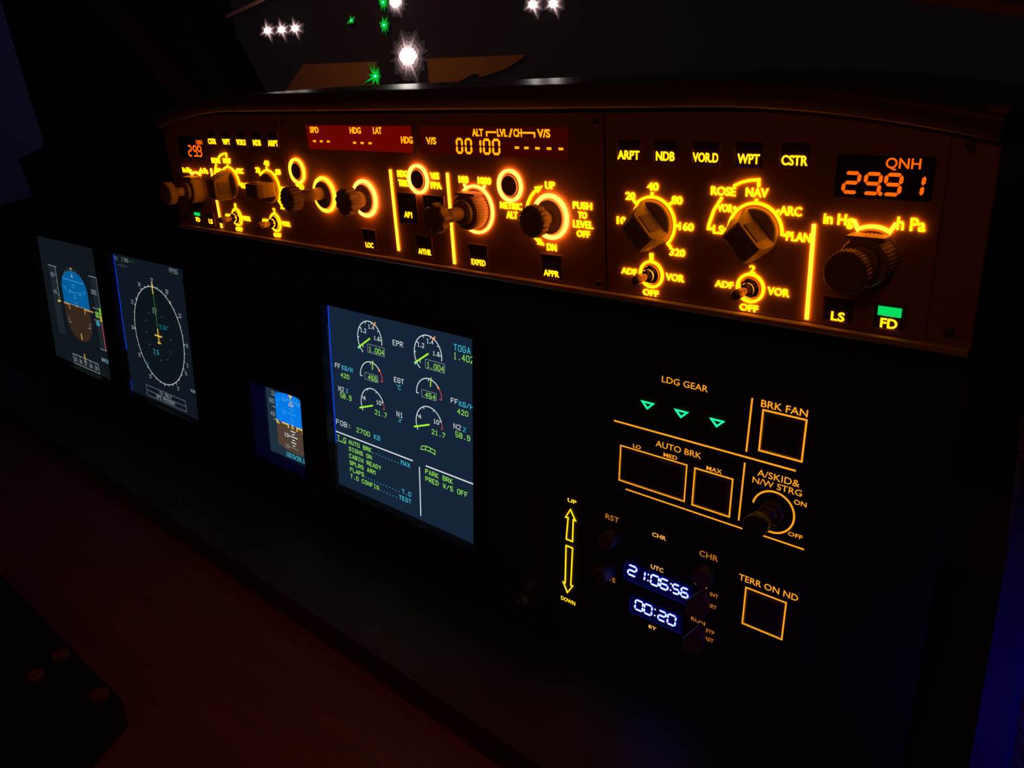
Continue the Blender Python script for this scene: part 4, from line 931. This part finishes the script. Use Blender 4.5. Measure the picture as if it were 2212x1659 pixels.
def wl_star(px, py, core, rays, base, big=1.0, ms=(W0, W1, W2, W3, W4), sq=1.0):
    p = flat('runway_light', px, py, star_outline([(a_, core*1.02) for a_ in range(0, 360, 30)], core, 1.0), 5, ms[0], ps, 'white runway light with painted star glow' if ms[0] is W0 else 'green runway light with painted star glow')
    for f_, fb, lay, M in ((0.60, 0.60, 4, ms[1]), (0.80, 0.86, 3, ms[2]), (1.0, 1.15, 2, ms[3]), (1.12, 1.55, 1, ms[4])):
        flat('rays', px, py, star_outline([(a_, L_*f_) for a_, L_ in rays], base*fb*1.0, sq), lay, M, p)  # lens glow painted as stacked emissive star shapes
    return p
r8 = [(-17, 26), (25, 17), (60, 20), (118, 20), (163, 28), (205, 16), (240, 21), (-62, 17)]
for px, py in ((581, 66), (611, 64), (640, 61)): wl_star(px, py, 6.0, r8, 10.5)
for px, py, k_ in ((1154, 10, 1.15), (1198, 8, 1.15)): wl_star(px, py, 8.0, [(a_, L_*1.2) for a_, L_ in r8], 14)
rb = [(-18, 54), (-6, 44), (8, 44), (16, 52), (38, 36), (64, 34), (90, 26), (112, 30), (140, 36), (160, 58), (174, 46), (188, 48), (205, 40), (244, 31), (270, 26), (292, 32), (322, 36)]
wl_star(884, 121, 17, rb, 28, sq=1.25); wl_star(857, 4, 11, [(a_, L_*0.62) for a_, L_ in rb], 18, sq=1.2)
gs = (V0, V1, V2, V2)
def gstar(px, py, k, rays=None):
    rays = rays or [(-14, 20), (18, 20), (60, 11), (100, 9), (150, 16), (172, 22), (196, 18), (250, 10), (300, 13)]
    p = flat('runway_light', px, py, star_outline([(a_, 2.6*k) for a_ in range(0, 360, 36)], 2.6*k), 9, V0, ps, 'green runway light with painted star glow')
    flat('rays', px, py, star_outline([(a_, L_*0.8*k) for a_, L_ in rays], 6.5*k), 8, V1, p); flat('rays', px, py, star_outline([(a_, L_*1.15*k) for a_, L_ in rays], 9.5*k), 7, V2, p)  # green lens glow, painted in star layers too
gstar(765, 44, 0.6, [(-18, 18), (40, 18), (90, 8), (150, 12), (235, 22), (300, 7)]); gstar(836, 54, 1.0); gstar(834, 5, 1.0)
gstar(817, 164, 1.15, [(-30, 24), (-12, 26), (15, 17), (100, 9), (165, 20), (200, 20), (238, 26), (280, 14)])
# the tan sheets behind the hood and the thin copper line
tan = mat('tan card', (0.36, 0.17, 0.075), 0.8, noise=(260, 0.1, (1, 1, 1)))
for pts, lab in (([(655, 139), (813, 133), (829, 300), (520, 340)], 'tan card standing behind the hood beside the lower green light'),
                 ([(922, 127), (1137, 118), (1122, 130), (1095, 147), (1060, 160), (1037, 166), (1032, 160), (1022, 159), (1000, 172), (984, 180), (950, 200), (940, 300), (962, 300)][:-1], 'tan card with a curved right edge behind the hood')):
    o = slab('card_sheet', pts, YS-0.006, 0.003, tan); setp(o, lab, 'card', 'tan cards behind the hood')
rod_m = mat('copper strip', (0.85, 0.48, 0.40), 0.5, 0.0, noise=(500, 0.1, (1, 1, 1)))
o = slab('copper_strip', [(427, 63), (640, -42), (645, -38), (431, 68)], YS-0.016, 0.010, rod_m); setp(o, 'thin copper coloured strip slanting across the dark window at upper left', 'strip')

# ------------------------------------------------------------------ cockpit window pillars and side boards
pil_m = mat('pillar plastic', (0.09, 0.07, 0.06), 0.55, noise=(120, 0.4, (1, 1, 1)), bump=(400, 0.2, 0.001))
edge_m = mat('brightened edge plastic', (0.34, 0.21, 0.15), 0.5, noise=(120, 0.3, (1, 1, 1)))  # lighter tone paints in the light on the pillar edge; window frame shares it
wp = empty_at('window_pillar', at(400, 150, 0.62), 'slanting black window pillar at upper left beside the dark screen', 'pillar')
def slabp(name, pts, y, th, M, parent, label=None):
    o = slab(name, pts, y, th, M); o.parent = parent; o.matrix_parent_inverse = Matrix.Translation(-parent.location)
    if label: o['label'] = label
    return o
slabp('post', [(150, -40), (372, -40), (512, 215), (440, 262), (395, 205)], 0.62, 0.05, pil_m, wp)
slabp('post_edge', [(150, -40), (212, -40), (440, 235), (420, 250), (395, 228)], 0.612, 0.008, edge_m, wp, 'brown pillar edge with light painted in')
slabp('seal', [(372, -40), (396, -40), (432, 64), (500, 190), (512, 215), (500, 215)], 0.625, 0.02, button_m, wp)
sb = empty_at('side_board', at(200, 300, 0.70), 'black cockpit side board left of the control panels', 'board')
slabp('upper_panel', [(-12, -40), (170, -40), (420, 232), (430, 300), (430, 900), (240, 900), (92, 833), (20, 790), (-80, 770), (-80, 470), (70, 424), (40, 345), (92, 318), (95, 310)], 0.70, 0.02, pil_m, sb)
tp = empty_at('window_frame', at(2300, 60, 0.45), 'faint brown upper window frame edge at the top right corner', 'window frame')
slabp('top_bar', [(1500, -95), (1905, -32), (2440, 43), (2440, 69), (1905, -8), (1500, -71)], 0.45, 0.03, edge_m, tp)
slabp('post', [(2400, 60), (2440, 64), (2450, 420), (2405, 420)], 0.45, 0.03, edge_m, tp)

# right side: blue lit trim and rough wall
trim_m = mat('trim paint', (0.06, 0.08, 0.34), 0.6, noise=(60, 0.1, (1, 1, 1)))
o = slab('trim_1', [(2214, 985), (2256, 985), (2240, 1150), (2150, 1800), (2068, 1800)], 0.365, 0.02, trim_m); setp(o, kind='structure')
o = slab('wall_side', [(2205, 900), (2500, 900), (2500, 1800), (2110, 1800)], 0.40, 0.03, rough_wall); setp(o, kind='structure')

# low dark keypad on the desk at the lower left
kp = empty_at('keypad', at_z(70, 1440, ZD), 'low black keypad lying on the desk at the lower left', 'keypad')
cn = [at_z(px, py, ZD+0.022) for px, py in ((-30, 1205), (262, 1512), (90, 1700), (-250, 1380))]
V = [(c.x, c.y, ZD) for c in cn]+[(c.x, c.y, ZD+0.022) for c in cn]
wmesh('case', V, [(3,2,1,0), (4,5,6,7), (0,1,5,4), (1,2,6,5), (2,3,7,6), (3,0,4,7)], bezel_m, kp)
for px, py in ((132, 1420), (78, 1464), (216, 1505)):
    c = at_z(px, py, ZD+0.022); n = 20; V = []
    for z, r_ in ((0, .006), (.003, .006), (.004, .005)): V += [(c.x+r_*math.cos(2*math.pi*i/n), c.y+r_*math.sin(2*math.pi*i/n), ZD+0.022+z) for i in range(n)]
    wmesh('key', V, [(a_*n+i, a_*n+(i+1) % n, a_*n+n+(i+1) % n, a_*n+n+i) for a_ in (0, 1) for i in range(n)]+[tuple(range(2*n, 3*n))], mat('red key', (0.22, 0.06, 0.03), 0.4, noise=(900, .1, (1, 1, 1))), kp, 'small round reddish key')
